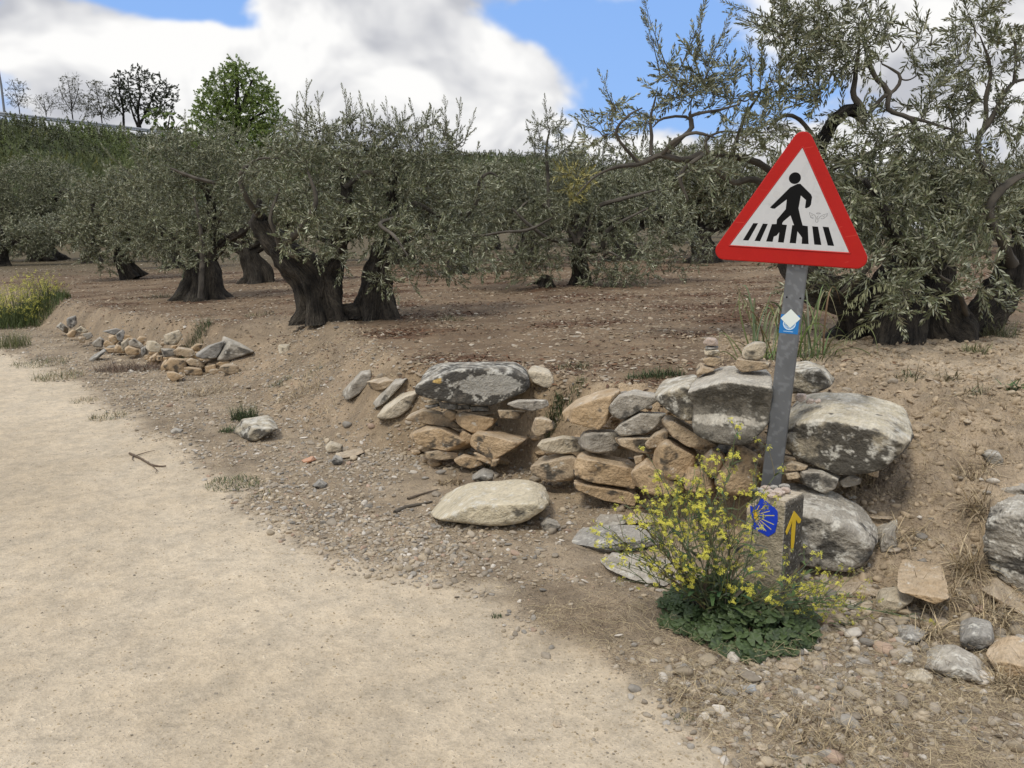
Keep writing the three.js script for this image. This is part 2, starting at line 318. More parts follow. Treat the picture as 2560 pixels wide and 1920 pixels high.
// builds a stone whose outline is that of the given corners (photograph pixels), centred D metres ahead and T metres thick
function stone(parent, name, kind, D, pts, o = {}) {
  const under = typeof D === 'string' ? 0 : o.wall ? .35 : 1;
  if (typeof D === 'string' || o.seat) {   // seated: on or in the land where its outline meets it
    const [mx] = mid(pts), yb = Math.max(...pts.map((q) => q[1])), yt = Math.min(...pts.map((q) => q[1])), T0 = o.T ?? .12;
    if (D === 'floor') D = -onGround(mx, yb - (yb - yt) * .04).z + T0 * (o.set ?? .36);
    else if (D === 'bank') D = -onGround(mx, lerp(yt, yb, .85)).z + T0 * .2;
    else { const g = -onGround(mx, lerp(yt, yb, .92)).z; D = clamp(D, g - o.seat, g + T0 * (o.sink ?? .16)); }
  }
  const seed = ++rockSeed, rng = makeRng(seed * 7919), rj = (a) => (rng() * 2 - 1) * a, K = KIND[kind];
  let cx = 0, cy = 0, x0 = 1e9, x1 = -1e9, y0 = 1e9, y1 = -1e9;
  for (const [x, y] of pts) { x0 = Math.min(x0, x); x1 = Math.max(x1, x); y0 = Math.min(y0, y); y1 = Math.max(y1, y); }
  cx = (x0 + x1) / 2; cy = (y0 + y1) / 2;
  const c = at(cx, cy, D), v = V(0, EYE, 0).sub(c).normalize(), R = V(0, 1, 0).cross(v).normalize(), U = v.clone().cross(R);
  const P = hull(pts.map(([x, y]) => { const r = rayOf(x, y), t = V(0, EYE, 0).sub(c).dot(v) / -r.dot(v), q = V(0, EYE, 0).addScaledVector(r, t).sub(c); return [q.dot(R), q.dot(U)]; }));
  let hx = 0, hy = 0; for (const [x, y] of P) { hx = Math.max(hx, Math.abs(x)); hy = Math.max(hy, Math.abs(y)); }
  const T = o.wall ? Math.max(.06, Math.min(o.T ?? .2, hy * 2.6)) : o.T ?? Math.min(hx * 2, Math.max(hy * 2, hx * 1.1)) * 1.0, e = Math.asin(v.y) + (o.tip ?? 0), planes = [];
  const add = (nx, ny, nz, px, py, pz) => { const l = Math.hypot(nx, ny, nz), d = (nx * px + ny * py + nz * pz) / l; planes.push([nx / l, ny / l, nz / l, Math.max(d, 0.12 * Math.min(hx, hy, T / 2))]); };
  for (let k = 0; k < P.length; k++) {
    const A = P[k], B = P[(k + 1) % P.length], ex = B[0] - A[0], ey = B[1] - A[1], l = Math.hypot(ex, ey); if (l < 1e-5) continue;
    const nx = ey / l, ny = -ex / l, a = (ny < 0 ? under : o.wall ? .55 : 1) * e * ny + (Math.abs(ny) < .6 ? rj(.3) : rj(.06));
    add(nx * Math.cos(a), ny * Math.cos(a), Math.sin(a), (A[0] + B[0]) / 2, (A[1] + B[1]) / 2, -T / 2 * clamp(ny + rj(.1), -1, 1) * (ny < 0 && !under ? 0 : Math.abs(ny) < .6 ? .3 : .9));
  }
  const ce = Math.cos(e), se = Math.sin(e), yaw = o.yaw ?? rj(.35);
  add(Math.sin(yaw), -se * Math.cos(yaw) , ce * Math.cos(yaw), 0, 0, T / 2 * (1 + rj(.05)));
  const hz0 = T / 2;
  if (o.facets !== 0) {
    const sd = rng() < .5 ? -1 : 1;
    add(sd * .4 * hz0, rj(.05) * hz0, (.18 + .2 * rng()) * hx, sd * hx * (.62 + .2 * rng()), 0, hz0 * .98);
    add(rj(.12) * hz0, .35 * hz0, .2 * hy, 0, hy * .82, hz0 - T * .15 * se);
    if (rng() < .6) add(rj(.15) * hz0, -.35 * hz0, .16 * hy, 0, -hy * .86, hz0);
  }
  add(rj(.2), se, -ce, 0, 0, -T / 2);
  const scr = Math.max(x1 - x0, y1 - y0) / 2.5, detail = Math.round(clamp(scr * (o.dense ?? (scr > 50 ? 0.6 : 0.46)), 6, 62)), p = (o.p ?? 16) * 1.7, sz = Math.cbrt(hx * hy * T / 2);
  const src = ball(detail).getAttribute('position'), n = src.count, pos = new Float32Array(n * 3), W = new THREE.Vector3();
  const hz = T / 2, lo = (o.rough ?? .105), strat = o.strata ?? 1.6, ox = seed * 3.7;
  for (let k = 0; k < n; k++) {
    const ux = src.getX(k) * hx, uy = src.getY(k) * hy, uz = src.getZ(k) * hz; let s = 0;
    for (const q of planes) { const kk = (q[0] * ux + q[1] * uy + q[2] * uz) / q[3]; if (kk > 0) s += Math.pow(kk, p); }
    let r = Math.pow(s, -1 / p) * (1 + .85 / p + (o.grow ?? 0));
    let qx = ux * r, qy = uy * r, qz = uz * r;
    W.copy(R).multiplyScalar(qx).addScaledVector(U, qy).addScaledVector(v, qz);
    const f = 1.5 / sz, g = 0.5 * fbm(W.x * f + ox, W.y * f * strat, W.z * f + seed, 3) + 0.32 * (0.35 - Math.abs(fbm(W.x * f * 2.2 + ox, W.y * f * 2.2 * strat, W.z * f * 2.2, 3)));
    const fine = 0.12 * N(W.x * 60 + ox, W.y * 60 * strat, W.z * 60) * Math.min(1, .09 / sz);
    r *= 1 + lo * (g + fine) * 1.2;
    qx = ux * r; qy = uy * r; qz = uz * r;
    if (o.carve) { const w = o.carve(qx / hx, qy / hy, qz / hz); qx *= w[0]; qz -= w[1] * hz; }
    pos[k * 3] = R.x * qx + U.x * qy + v.x * qz; pos[k * 3 + 1] = R.y * qx + U.y * qy + v.y * qz; pos[k * 3 + 2] = R.z * qx + U.z * qy + v.z * qz;
  }
  const g = new THREE.BufferGeometry();
  g.setAttribute('position', new THREE.BufferAttribute(pos, 3)); g.setIndex(ball(detail).index); g.computeVertexNormals();
  const nor = g.getAttribute('normal').array, col = new Float32Array(n * 3), uv = new Float32Array(n * 2), tone = rj(.16) + (o.tone ?? 0);
  for (let k = 0; k < n; k++) {
    const x = pos[k * 3], y = pos[k * 3 + 1], z = pos[k * 3 + 2], ny = nor[k * 3 + 1], X = x + c.x, Y = y + c.y, Z = z + c.z;
    const a = fbm(X * 7 + ox, Y * 11, Z * 7, 4), b = N(X * 34, Y * 34 + ox, Z * 34), f = N(X * 90, Y * 90, Z * 90 + ox);
    let q = mix3(K.a, K.b, clamp(.5 + a * 1.1 + b * .2 + tone));
    q = mix3(q, [.47, .425, .345], K.dust * ss(.25, .9, ny) * clamp(.6 + a + b * .3));
    if (K.dark) q = mix3(q, [.045, .042, .036], .88 * ss(.62 - K.dark * .85 + ss(.2, .9, ny) * .32, .86 - K.dark * .7 + ss(.2, .9, ny) * .32, .5 + .9 * fbm(X * 9 + 3, Y * 9, Z * 9 + ox, 4) + b * .16 + f * .1));
    if (K.pale) q = mix3(q, [.60, .575, .50], .75 * ss(.78 - K.pale * .35 - ss(.1, .9, ny) * .16 * K.pale * 2, .93 - K.pale * .3, .5 + .75 * fbm(X * 17, Y * 17 + ox, Z * 17, 3) + f * .22));
    if (o.paint) q = o.paint(X, Y, Z, ny, q, b, f);
    col.set(q, k * 3); uv[k * 2] = X + .62 * Z + seed * .37; uv[k * 2 + 1] = Y * 1.1 + .48 * Z - .2 * X;
  }
  g.setAttribute('color', new THREE.BufferAttribute(col, 3)); g.setAttribute('uv', new THREE.BufferAttribute(uv, 2));
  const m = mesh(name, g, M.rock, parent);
  m.position.copy(c); if (parent !== scene) m.position.sub(parent.position);
  return m;
}
const frame = (x0, y0, k) => (pts) => pts.map(([x, y]) => [x0 + x / k, y0 + y / k]);   // crops of the photograph the corners were read in
const z2 = frame(0, 640, 2.765), z3 = frame(0, 780, 1.728), z4 = frame(1280, 960, 1.728), z5 = frame(900, 860, 2.765), z6 = frame(1600, 800, 2.765), z7 = frame(1960, 860, 3.318), z8 = frame(1900, 1360, 2.962);
// distance of the wall faces, by column and lean
const wallD = (p) => { const [x, y] = mid(p), D = table([[1030, 5.42], [1200, 5.3], [1330, 5.0], [1480, 4.62], [1600, 4.38], [1750, 4.1], [1900, 3.9], [2050, 3.8], [2300, 3.9]], x), foot = table([[1030, 1165], [1200, 1165], [1330, 1215], [1480, 1260], [1600, 1285], [1750, 1330], [1900, 1400], [2300, 1400]], x); return D + Math.max(0, foot - y) / FL * D * .33; };
const leftD = (p) => { const [x, y] = mid(p), D = table([[140, 11.9], [250, 11.2], [380, 10.0], [480, 9.4], [580, 9.35]], x); return D + Math.max(0, table([[140, 850], [300, 890], [470, 936], [600, 930]], x) - y) / FL * D * .3; };

// dry stone wall in the middle: coursed stones
const wallA = thing('dry_stone_wall', at(1100, 1165, 5.4), 'low remnant of tan dry stone wall carrying the long black capstone', 'wall');
for (const [kind, p, o] of [
  ['tan', [[370, 640], [390, 595], [460, 560], [600, 575], [690, 620], [700, 680], [770, 700], [720, 740], [600, 735], [460, 710], [380, 675]], { T: .3 }],
  ['tan', [[780, 630], [830, 590], [960, 605], [1140, 640], [1130, 670], [980, 720], [920, 800], [860, 770], [780, 700]], { yaw: -.5, T: .3 }],
  ['tan', [[695, 620], [720, 580], [790, 620], [785, 680], [730, 690], [700, 660]], { p: 8, T: .14 }],
  ['tan', [[665, 490], [720, 465], [830, 520], [930, 510], [920, 550], [850, 600], [780, 612], [690, 560]], { T: .28 }],
  ['tan2', [[345, 490], [450, 445], [560, 470], [580, 520], [690, 560], [680, 585], [560, 565], [460, 540], [360, 530]], { T: .34 }],
  ['tan', [[565, 490], [610, 450], [665, 465], [660, 520], [610, 540], [570, 525]], { p: 7, T: .14 }],
  ['tan2', [[730, 470], [900, 465], [920, 500], [780, 512]], { T: .2 }],
  ['slate', [[447, 425], [540, 410], [548, 430], [470, 447]], { T: .2 }], ['pale', [[465, 390], [560, 390], [555, 410], [470, 410]], { T: .2 }],
  ['grey', [[550, 400], [670, 410], [680, 455], [560, 445]], { T: .2 }], ['grey', [[680, 425], [760, 415], [760, 450], [685, 455]], { T: .2 }], ['grey', [[765, 430], [880, 430], [890, 460], [780, 462]], { T: .2 }],
  ['tan', [[800, 740], [860, 770], [930, 790], [900, 830], [820, 800]], { T: .16 }], ['tan2', [[460, 740], [530, 725], [660, 745], [680, 790], [560, 800], [470, 790]], { T: .24 }],
  ['tan', [[650, 800], [720, 760], [800, 780], [850, 830], [760, 860], [690, 840]], { T: .2 }], ['tan', [[915, 790], [970, 780], [945, 840], [905, 850]], { T: .12 }],
  ['grey', [[1025, 410], [1100, 385], [1270, 385], [1290, 430], [1200, 465], [1080, 440]], { T: .3 }], ['tan2', [[960, 450], [1130, 465], [1110, 515], [980, 510]], { T: .2 }], ['tan2', [[1195, 600], [1240, 500], [1300, 510], [1310, 600], [1230, 640]], { T: .16 }],
]) stone(wallA, 'stone', kind, wallD(z5(p)) + (o.T ?? .2) * .35, z5(p), { grow: .06, wall: 1, seat: .3, p: 17, ...o });

const wallB = thing('dry_stone_wall', at(1560, 1275, 4.5), 'tumbled tan dry stone wall left of the sign post', 'wall');
for (const [kind, p, o] of [
  ['pale', [[1235, 700], [1270, 660], [1400, 635], [1540, 650], [1545, 740], [1400, 755], [1290, 740]], { T: .26 }],
  ['grey', [[1540, 640], [1570, 600], [1650, 590], [1760, 600], [1790, 660], [1740, 740], [1640, 750], [1545, 720]], { T: .24, p: 9 }],
  ['tan2', [[1195, 870], [1230, 800], [1350, 765], [1460, 760], [1505, 800], [1490, 890], [1440, 945], [1300, 945], [1210, 910]], { T: .26 }],
  ['tan', [[1500, 830], [1540, 745], [1600, 745], [1880, 810], [1900, 860], [1850, 985], [1740, 960], [1600, 945], [1500, 910]], { T: .32, yaw: .05 }],
  ['tan', [[1495, 940], [1600, 945], [1820, 985], [1920, 1040], [1870, 1115], [1700, 1080], [1520, 1010]], { T: .3, yaw: .1 }],
  ['tan', [[1440, 510], [1450, 440], [1520, 380], [1640, 330], [1740, 310], [1790, 330], [1760, 420], [1720, 510], [1640, 580], [1560, 550], [1450, 530]], { T: .3 }],
  ['grey', [[1725, 430], [1800, 350], [1900, 320], [2050, 345], [2060, 390], [1950, 440], [1820, 515], [1740, 480]], { T: .26 }],
  ['grey', [[1780, 580], [1850, 510], [1930, 465], [2100, 480], [2080, 530], [1980, 610], [1830, 630], [1790, 610]], { T: .26 }],
  ['tan2', [[1790, 650], [1850, 630], [2000, 630], [2050, 700], [2020, 760], [1920, 745], [1800, 700]], { T: .24 }],
  ['tan2', [[1970, 680], [2050, 600], [2140, 560], [2130, 640], [2080, 700], [2000, 720]], { T: .2 }],
  ['tan2', [[1900, 770], [1960, 760], [1960, 810], [1910, 830]], { T: .12 }],
]) stone(wallB, 'stone', kind, wallD(z5(p)) + (o.T ?? .2) * .3, z5(p), { grow: .06, wall: 1, seat: .3, p: 17, ...o });
for (const [kind, p, o] of [
  ['tan2', [[170, 700], [200, 660], [250, 670], [330, 740], [380, 790], [530, 830], [540, 870], [420, 890], [320, 860], [220, 790]], { T: .22 }],
  ['tan', [[105, 950], [130, 860], [200, 800], [300, 860], [395, 900], [380, 960], [290, 1090], [180, 1080], [110, 1020]], { T: .26, p: 9 }],
  ['tan', [[-40, 1100], [-20, 1000], [60, 945], [110, 1020], [180, 1090], [290, 1100], [240, 1190], [100, 1200], [0, 1160]], { T: .26 }],
  ['tan', [[440, 940], [500, 880], [560, 900], [600, 960], [560, 1060], [500, 1070], [450, 1010]], { T: .2, p: 9 }],
  ['slate', [[515, 880], [560, 850], [640, 855], [630, 900], [580, 940], [530, 920]], { T: .16 }],
  ['tan', [[530, 1120], [570, 990], [650, 850], [760, 880], [850, 940], [845, 1020], [800, 1130], [720, 1200], [600, 1200]], { T: .24, p: 11 }],
  ['tan', [[300, 1080], [340, 1000], [430, 1010], [500, 1075], [520, 1150], [440, 1200], [330, 1170]], { T: .22 }],
  ['tan2', [[655, 820], [710, 750], [840, 810], [855, 880], [800, 935], [700, 870]], { T: .17, p: 20 }],
]) stone(wallB, 'stone', kind, wallD(z6(p)) + (o.T ?? .2) * .3, z6(p), { grow: .06, wall: 1, seat: .3, p: 17, ...o });

const wallC = thing('dry_stone_wall', at(2040, 1330, 3.75), 'flat stones wedged under the lichened boulder right of the sign post', 'wall');
for (const [kind, p, o] of [
  ['tan2', [[975, 920], [1060, 935], [1070, 970], [985, 985]], { T: .2 }], ['tan2', [[960, 1000], [1050, 970], [1160, 1000], [1130, 1035], [970, 1045]], { T: .2 }], ['tan2', [[1000, 1060], [1090, 1045], [1110, 1090], [1020, 1105]], { T: .16 }],
  ['grey', [[1100, 1060], [1150, 1015], [1230, 1015], [1370, 1080], [1340, 1160], [1270, 1195], [1150, 1140]], { T: .2 }], ['grey', [[1370, 1100], [1440, 1060], [1520, 1090], [1500, 1140], [1410, 1155]], { T: .14 }], ['tan2', [[1560, 1060], [1610, 1010], [1650, 1040], [1640, 1090]], { T: .1 }],
]) stone(wallC, 'stone', kind, 3.92, z6(p), { seat: .4, grow: .06, wall: 1, ...o });

// low wall on the left, farther along the track
const wallD2 = thing('dry_stone_wall', at(420, 930, 9.6), 'low tan dry stone wall along the track at far left', 'wall');
for (const [kind, p] of [
  ['tan2', [[1540, 750], [1600, 745], [1640, 760], [1640, 800], [1600, 820], [1540, 795]]], ['slate', [[1350, 680], [1440, 620], [1540, 590], [1510, 650], [1480, 700], [1400, 705]]],
  ['tan2', [[1215, 650], [1240, 630], [1320, 640], [1350, 680], [1310, 700], [1230, 685]]], ['pale', [[1140, 580], [1160, 540], [1220, 520], [1250, 560], [1220, 610], [1150, 610]]],
  ['pale', [[1015, 640], [1030, 590], [1070, 590], [1120, 630], [1110, 665], [1040, 660]]], ['grey', [[1120, 640], [1200, 640], [1210, 690], [1140, 695]]],
  ['tan', [[1035, 700], [1080, 670], [1100, 700], [1080, 725], [1045, 730]]], ['tan', [[1090, 690], [1125, 690], [1120, 725], [1090, 725]]],
  ['tan', [[1150, 740], [1180, 705], [1280, 715], [1285, 800], [1230, 810], [1160, 780]]], ['tan', [[1115, 750], [1150, 710], [1155, 785], [1125, 795]]],
  ['tan2', [[1290, 720], [1320, 705], [1410, 735], [1410, 770], [1320, 755]]], ['tan', [[1290, 765], [1380, 775], [1390, 820], [1295, 825]]], ['tan', [[1420, 760], [1480, 745], [1480, 790], [1430, 810]]],
  ['tan', [[865, 640], [890, 620], [950, 640], [960, 680], [880, 680]]], ['pale', [[840, 600], [880, 575], [890, 610], [860, 660], [845, 640]]], ['grey', [[895, 590], [930, 570], [985, 610], [980, 640], [900, 620]]],
  ['tan', [[795, 640], [810, 610], [850, 630], [855, 670], [800, 665]]], ['tan', [[720, 600], [740, 580], [800, 610], [790, 630], [730, 630]]], ['tan', [[720, 635], [790, 635], [795, 668], [750, 665]]],
  ['slate', [[710, 520], [800, 500], [830, 510], [790, 545]]], ['tan', [[750, 550], [790, 550], [820, 590], [790, 605]]], ['slate', [[805, 540], [840, 515], [860, 540], [840, 590], [815, 580]]],
  ['pale', [[525, 510], [560, 485], [610, 520], [590, 530], [540, 525]]], ['tan', [[460, 540], [500, 510], [530, 520], [510, 560], [480, 560]]], ['slate', [[470, 430], [520, 415], [530, 470], [490, 500], [470, 480]]],
  ['grey', [[640, 600], [690, 560], [720, 580], [700, 630], [650, 625]]], ['slate', [[975, 640], [1010, 620], [1015, 670], [985, 690]]], ['tan', [[1160, 800], [1200, 800], [1270, 830], [1200, 870], [1165, 840]]], ['grey', [[390, 490], [420, 460], [460, 490], [450, 530]]],
  ['grey', [[570, 540], [620, 530], [640, 560], [600, 580]]], ['tan2', [[540, 560], [590, 560], [580, 600], [550, 595]]],
]) stone(wallD2, 'stone', kind, leftD(z2(p)) + .1, z2(p), { T: .3, dense: .5, p: 18, seat: .45, sink: -.02, grow: .08, wall: 1 });

// small wedge stones between the courses
{ const q = makeRng(71); for (const [w, x0, x1, f0, f1, n] of [[wallA, 1035, 1260, 1015, 1160, 26], [wallB, 1340, 1480, 1090, 1225, 18], [wallB, 1480, 1890, 1040, 1270, 44], [wallC, 1960, 2180, 1130, 1240, 12], [wallD2, 250, 590, 0, 1, 60]]) for (let k = 0; k < n; k++) { const x = lerp(x0, x1, q()), y = w === wallD2 ? lerp(table([[250, 832], [420, 858], [600, 880]], x), table([[250, 872], [420, 915], [600, 938]], x), q()) : lerp(f0, f1, q()), s = 7 + 11 * q(), c = []; for (let a = 0; a < 6; a++) c.push([x + Math.cos(a * 1.05) * s * (1 + .5 * q()), y + Math.sin(a * 1.05) * s * (.55 + .3 * q())]); stone(w, 'stone', q() < .6 ? 'tan' : q() < .5 ? 'grey' : 'tan2', 'bank', c, { T: .09, sink: .1 }); } }
// single stones and boulders
const lone = (kind, D, p, name, label, o = {}, cat) => tag(stone(scene, name, kind, D, p, o), label, cat ?? (name === 'boulder' ? 'boulder' : name === 'pebble' ? 'pebble' : 'stone'), o.group);
const paintTop = (b) => b;
lone('black', 5.62, z5([[425, 265], [450, 170], [560, 125], [1060, 120], [1150, 180], [1170, 260], [1140, 330], [1000, 385], [900, 425], [760, 415], [560, 385], [450, 350]]), 'boulder', 'long capstone with black crust and grey broken face on the middle wall', { T: .46, rough: .06, p: 10, yaw: .12, paint: (X, Y, Z, ny, q, b, f) => { const u = X + Y * .25; if (X > -.34 && X < 0.06 && Math.hypot((X + .15) / .2, (Y - .62) / .07) < 1 + b * .12) return mix3([.30, .285, .25], [.38, .36, .31], clamp(.5 + f)); if (ny < .35 && Math.hypot((X + .485) / .035, (Y - .665) / .022) < 1 + b * .5) return [.52, .36, .13]; return q; } });
lone('pale', 5.72, z5([[1165, 165], [1210, 148], [1290, 165], [1335, 220], [1330, 290], [1280, 305], [1200, 265], [1170, 210]]), 'stone', 'pale rounded stone touching the right end of the black capstone', { T: .2, p: 9 });
lone('pale', 'bank', z5([[130, 510], [160, 430], [290, 330], [415, 288], [420, 330], [370, 430], [270, 500], [170, 520]]), 'stone', 'pale slab leaning uphill just left of the black capstone', { T: .22, paint: (X, Y, Z, ny, q, b) => mix3(q, [.2, .18, .14], .55 * ss(.2, -.5, ny + b * .2)) });  // downward faces painted darker, as shade beneath the slab
lone('grey', 'bank', z5([[105, 430], [150, 340], [250, 230], [310, 215], [325, 250], [250, 330], [180, 400], [115, 440]]), 'stone', 'narrow grey slab leaning behind the pale slab', { T: .2 });
lone('tan2', 'bank', z5([[75, 250], [180, 215], [265, 215], [200, 290], [120, 320]]), 'stone', 'flat mossy brown stone half buried behind the narrow grey slab', { T: .25 });
lone('grey', 'bank', z3([[1490, 370], [1500, 320], [1560, 255], [1600, 250], [1605, 290], [1550, 350], [1500, 380]]), 'stone', 'upright grey slab standing alone on the bank left of the capstone', { T: .2 });
lone('chalk', 'floor', z5([[490, 1160], [520, 1100], [640, 1010], [760, 950], [1000, 930], [1130, 920], [1260, 950], [1330, 1010], [1290, 1110], [1200, 1180], [1100, 1230], [900, 1250], [650, 1220], [520, 1200]]), 'boulder', 'large smooth pale yellow boulder lying at the foot of the bank', { T: .46, p: 11, rough: .12, strata: 1, facets: 0, set: .2 });
lone('slate', 'bank', z5([[770, 945], [800, 890], [860, 850], [925, 870], [920, 930], [840, 950]]), 'stone', 'grey angular stone peeping out behind the pale yellow boulder', { T: .18 });
lone('grey', 'floor', z5([[1250, 1220], [1290, 1200], [1370, 1230], [1350, 1280], [1280, 1300]]), 'stone', 'small grey pointed stone right of the pale yellow boulder', { T: .1 });
lone('lichen', 4.42, z6([[115, 520], [120, 440], [200, 400], [380, 370], [400, 440], [410, 620], [380, 680], [290, 680], [150, 580]]), 'boulder', 'rounded lichened boulder against the left side of the carved block', { T: .36, p: 9 });
lone('rough', 4.2, z6([[355, 440], [420, 360], [600, 300], [900, 320], [905, 450], [890, 600], [850, 720], [740, 830], [640, 850], [500, 830], [400, 790], [360, 700], [358, 520]]), 'boulder', 'dark carved block with a hollowed waist left of the sign post', { T: .5, yaw: -.25, facets: 0, p: 16, rough: .05, carve: (x, y, z) => { const w = Math.exp(-(((y + .15) / .36) ** 2)); return [x < 0 ? 1 - .17 * w : 1 - .05 * w, z > -.3 ? .21 * w * ss(-.3, .5, z) : 0]; }, paint: (X, Y, Z, ny, q, b, f) => ny < .5 ? mix3(q, [.085, .075, .055], .5) : mix3(q, [.50, .46, .38], .45 + .2 * b) });  // lit look of the top painted into the colour, sides painted darker
lone('lichen', 4.75, z6([[1030, 350], [1060, 290], [1150, 280], [1260, 320], [1330, 400], [1330, 450], [1200, 500], [1050, 520]]), 'boulder', 'dark lichened boulder behind the sign post among tall grass', { T: .3, p: 12, rough: .12 });
lone('lichen', 4.1, z6([[1000, 640], [1020, 560], [1080, 530], [1250, 480], [1500, 485], [1760, 540], [1850, 600], [1875, 680], [1850, 850], [1750, 960], [1600, 1020], [1400, 1060], [1250, 1020], [1080, 950], [1000, 860]]), 'boulder', 'biggest lichened boulder with a flat pale top right of the sign post', { T: .62, yaw: -.35, p: 11, rough: .10, tip: .08, paint: (X, Y, Z, ny, q, b, f) => { const t = ss(.45, .8, ny); q = mix3(q, mix3([.46, .40, .27], [.56, .51, .40], clamp(.5 + b)), t * .75 * clamp(.7 + fbm(X * 8, Y * 8, Z * 8, 3) * 1.6)); return mix3(q, [.05, .045, .04], t * .8 * ss(.30, .42, fbm(X * 15 + 4, Y * 15, Z * 15, 3))); } });
lone('rough', 3.78, z4([[1180, 500], [1200, 430], [1300, 430], [1380, 450], [1480, 505], [1540, 570], [1595, 640], [1585, 690], [1540, 745], [1430, 812], [1300, 795], [1200, 760]]), 'boulder', 'big rough grey boulder just behind the painted waymark post', { T: .42, yaw: .1, p: 7, rough: .2, strata: 1.2, seat: .25, facets: 0 });
lone('grey', 'bank', z6([[1650, 1600], [1640, 1480], [1690, 1400], [1750, 1380], [1785, 1480], [1750, 1600]]), 'stone', 'grey stone tucked against the right side of the rough grey boulder', { T: .2 });
lone('tan2', 'bank', z7([[600, 1375], [700, 1330], [900, 1340], [965, 1400], [900, 1440], [720, 1430]]), 'stone', 'half buried brown slab above the rough grey boulder', { T: .3 });
// cairns
const SC = (k, D, p, l, o) => lone(k, 4.36, z6(p), 'stone', l, { group: 'stones of the tall small cairn', ...o });
SC('tan2', 4.6, [[385, 360], [430, 295], [470, 305], [530, 320], [500, 355], [400, 385]], 'wide base slab under the tall small cairn', { T: .14 });
SC('tan2', 4.6, [[440, 255], [480, 240], [550, 250], [560, 290], [520, 322], [460, 312], [440, 285]], 'second lowest blocky stone of the tall small cairn', { T: .075 });
SC('pale', 4.6, [[445, 205], [540, 200], [545, 230], [510, 248], [450, 240]], 'pale flat middle stone of the tall small cairn', { T: .08 });
SC('slate', 4.6, [[450, 178], [535, 176], [530, 202], [460, 205]], 'thin dark grey stone near the top of the tall small cairn', { T: .07 });
SC('pink', 4.6, [[440, 150], [470, 118], [520, 125], [538, 150], [530, 175], [480, 180], [450, 170]], 'smooth pinkish oval stone topping the tall small cairn', { T: .065, p: 6 });
lone('tan2', 4.2, z6([[660, 310], [690, 250], [760, 280], [850, 270], [900, 290], [890, 340], [780, 350], [710, 358], [670, 335]]), 'stone', 'flat lower stone of the two stone cairn on the carved block', { T: .14, group: 'stones of the two stone cairn' });
lone('pale', 4.2, z6([[705, 235], [730, 180], [790, 148], [850, 150], [862, 200], [850, 250], [800, 282], [740, 278], [710, 255]]), 'stone', 'round upper stone of the two stone cairn on the carved block', { T: .1, p: 8, group: 'stones of the two stone cairn' });
for (const [p, l] of [[[[1072, 545], [1090, 505], [1140, 508], [1150, 545], [1110, 572]], 'left of three pinkish pebbles on the biggest lichened boulder'], [[[1145, 560], [1170, 540], [1200, 548], [1198, 578], [1155, 578]], 'middle of three pinkish pebbles on the biggest lichened boulder'], [[[1200, 560], [1240, 540], [1255, 562], [1225, 580]], 'right of three pinkish pebbles on the biggest lichened boulder']]) lone('pink', 4.12, z6(p), 'pebble', l, { T: .05, group: 'pebbles on the biggest lichened boulder' });
// right-hand bank
lone('rough', 'bank', [[2470, 1312], [2478, 1276], [2517, 1240], [2563, 1228], [2640, 1240], [2660, 1350], [2620, 1480], [2570, 1490], [2540, 1470], [2487, 1428]], 'boulder', 'grey pitted boulder cut off by the right edge of the picture', { T: .34, p: 8, rough: .19, strata: 2.4 });
lone('grey', 'bank', z7([[1770, 1170], [1830, 1110], [2000, 1090], [2100, 1150], [2080, 1230], [1880, 1262], [1790, 1220]]), 'stone', 'flat grey stone above the grey pitted boulder at right edge', { T: .24 });
lone('rough', 'bank', z7([[1635, 910], [1700, 870], [1770, 880], [1805, 940], [1800, 1010], [1730, 1030], [1680, 1000]]), 'stone', 'small blue grey lichened stone alone on the right bank', { T: .09 });
lone('tan', 3.62, z8([[770, 170], [860, 100], [1000, 120], [1200, 190], [1380, 150], [1430, 230], [1420, 330], [1300, 400], [1150, 330], [960, 280], [870, 230]]), 'boulder', 'long tan boulder half buried in the bank right of the waymark', { T: .4, tone: -.2, seat: .1, sink: -.1, p: 14 });
lone('tan2', 'bank', z8([[520, 300], [600, 230], [740, 210], [850, 250], [930, 290], [860, 400], [700, 395], [560, 390]]), 'stone', 'rounded brown stone in the shade below the rough grey boulder', { T: .24, p: 8, tone: -.25 });
lone('tan2', 'bank', z8([[350, 205], [420, 200], [510, 240], [500, 300], [380, 270]]), 'stone', 'small brown stone in the shade right of the waymark post', { T: .16, tone: -.25 });
lone('pale', 'floor', z8([[865, 410], [920, 320], [1040, 305], [1120, 330], [1145, 390], [1090, 450], [1020, 500], [960, 540], [880, 500]]), 'stone', 'pale grey egg shaped stone tilted below the long tan boulder', { T: .16, p: 8, tone: -.3 });
lone('grey', 'floor', z8([[1050, 510], [1110, 450], [1200, 480], [1260, 520], [1200, 560], [1100, 565]]), 'stone', 'flat grey stone right of the egg shaped stone', { T: .14 });
lone('tan2', 'bank', z8([[1195, 580], [1250, 530], [1340, 530], [1420, 570], [1360, 610], [1270, 645]]), 'stone', 'pale brown triangular stone above the dark brown stone', { T: .12 });
lone('slate', 'floor', z8([[1000, 690], [1060, 600], [1130, 590], [1240, 640], [1200, 700], [1130, 750], [1050, 740]]), 'stone', 'dark brown stone among straw below the egg shaped stone', { T: .14, tone: -.25 });
lone('slate', 'bank', z8([[1480, 640], [1530, 560], [1600, 530], [1680, 545], [1735, 630], [1710, 740], [1600, 810], [1500, 740]]), 'stone', 'dark rounded stone resting on the grey slab at lower right', { T: .17, p: 8, tone: -.3 });
lone('tan', 'bank', z8([[1680, 760], [1740, 690], [1900, 660], [2050, 700], [2050, 960], [1800, 1000], [1700, 850]]), 'boulder', 'tan angular boulder at the right edge beside the grey slab', { T: .26 });
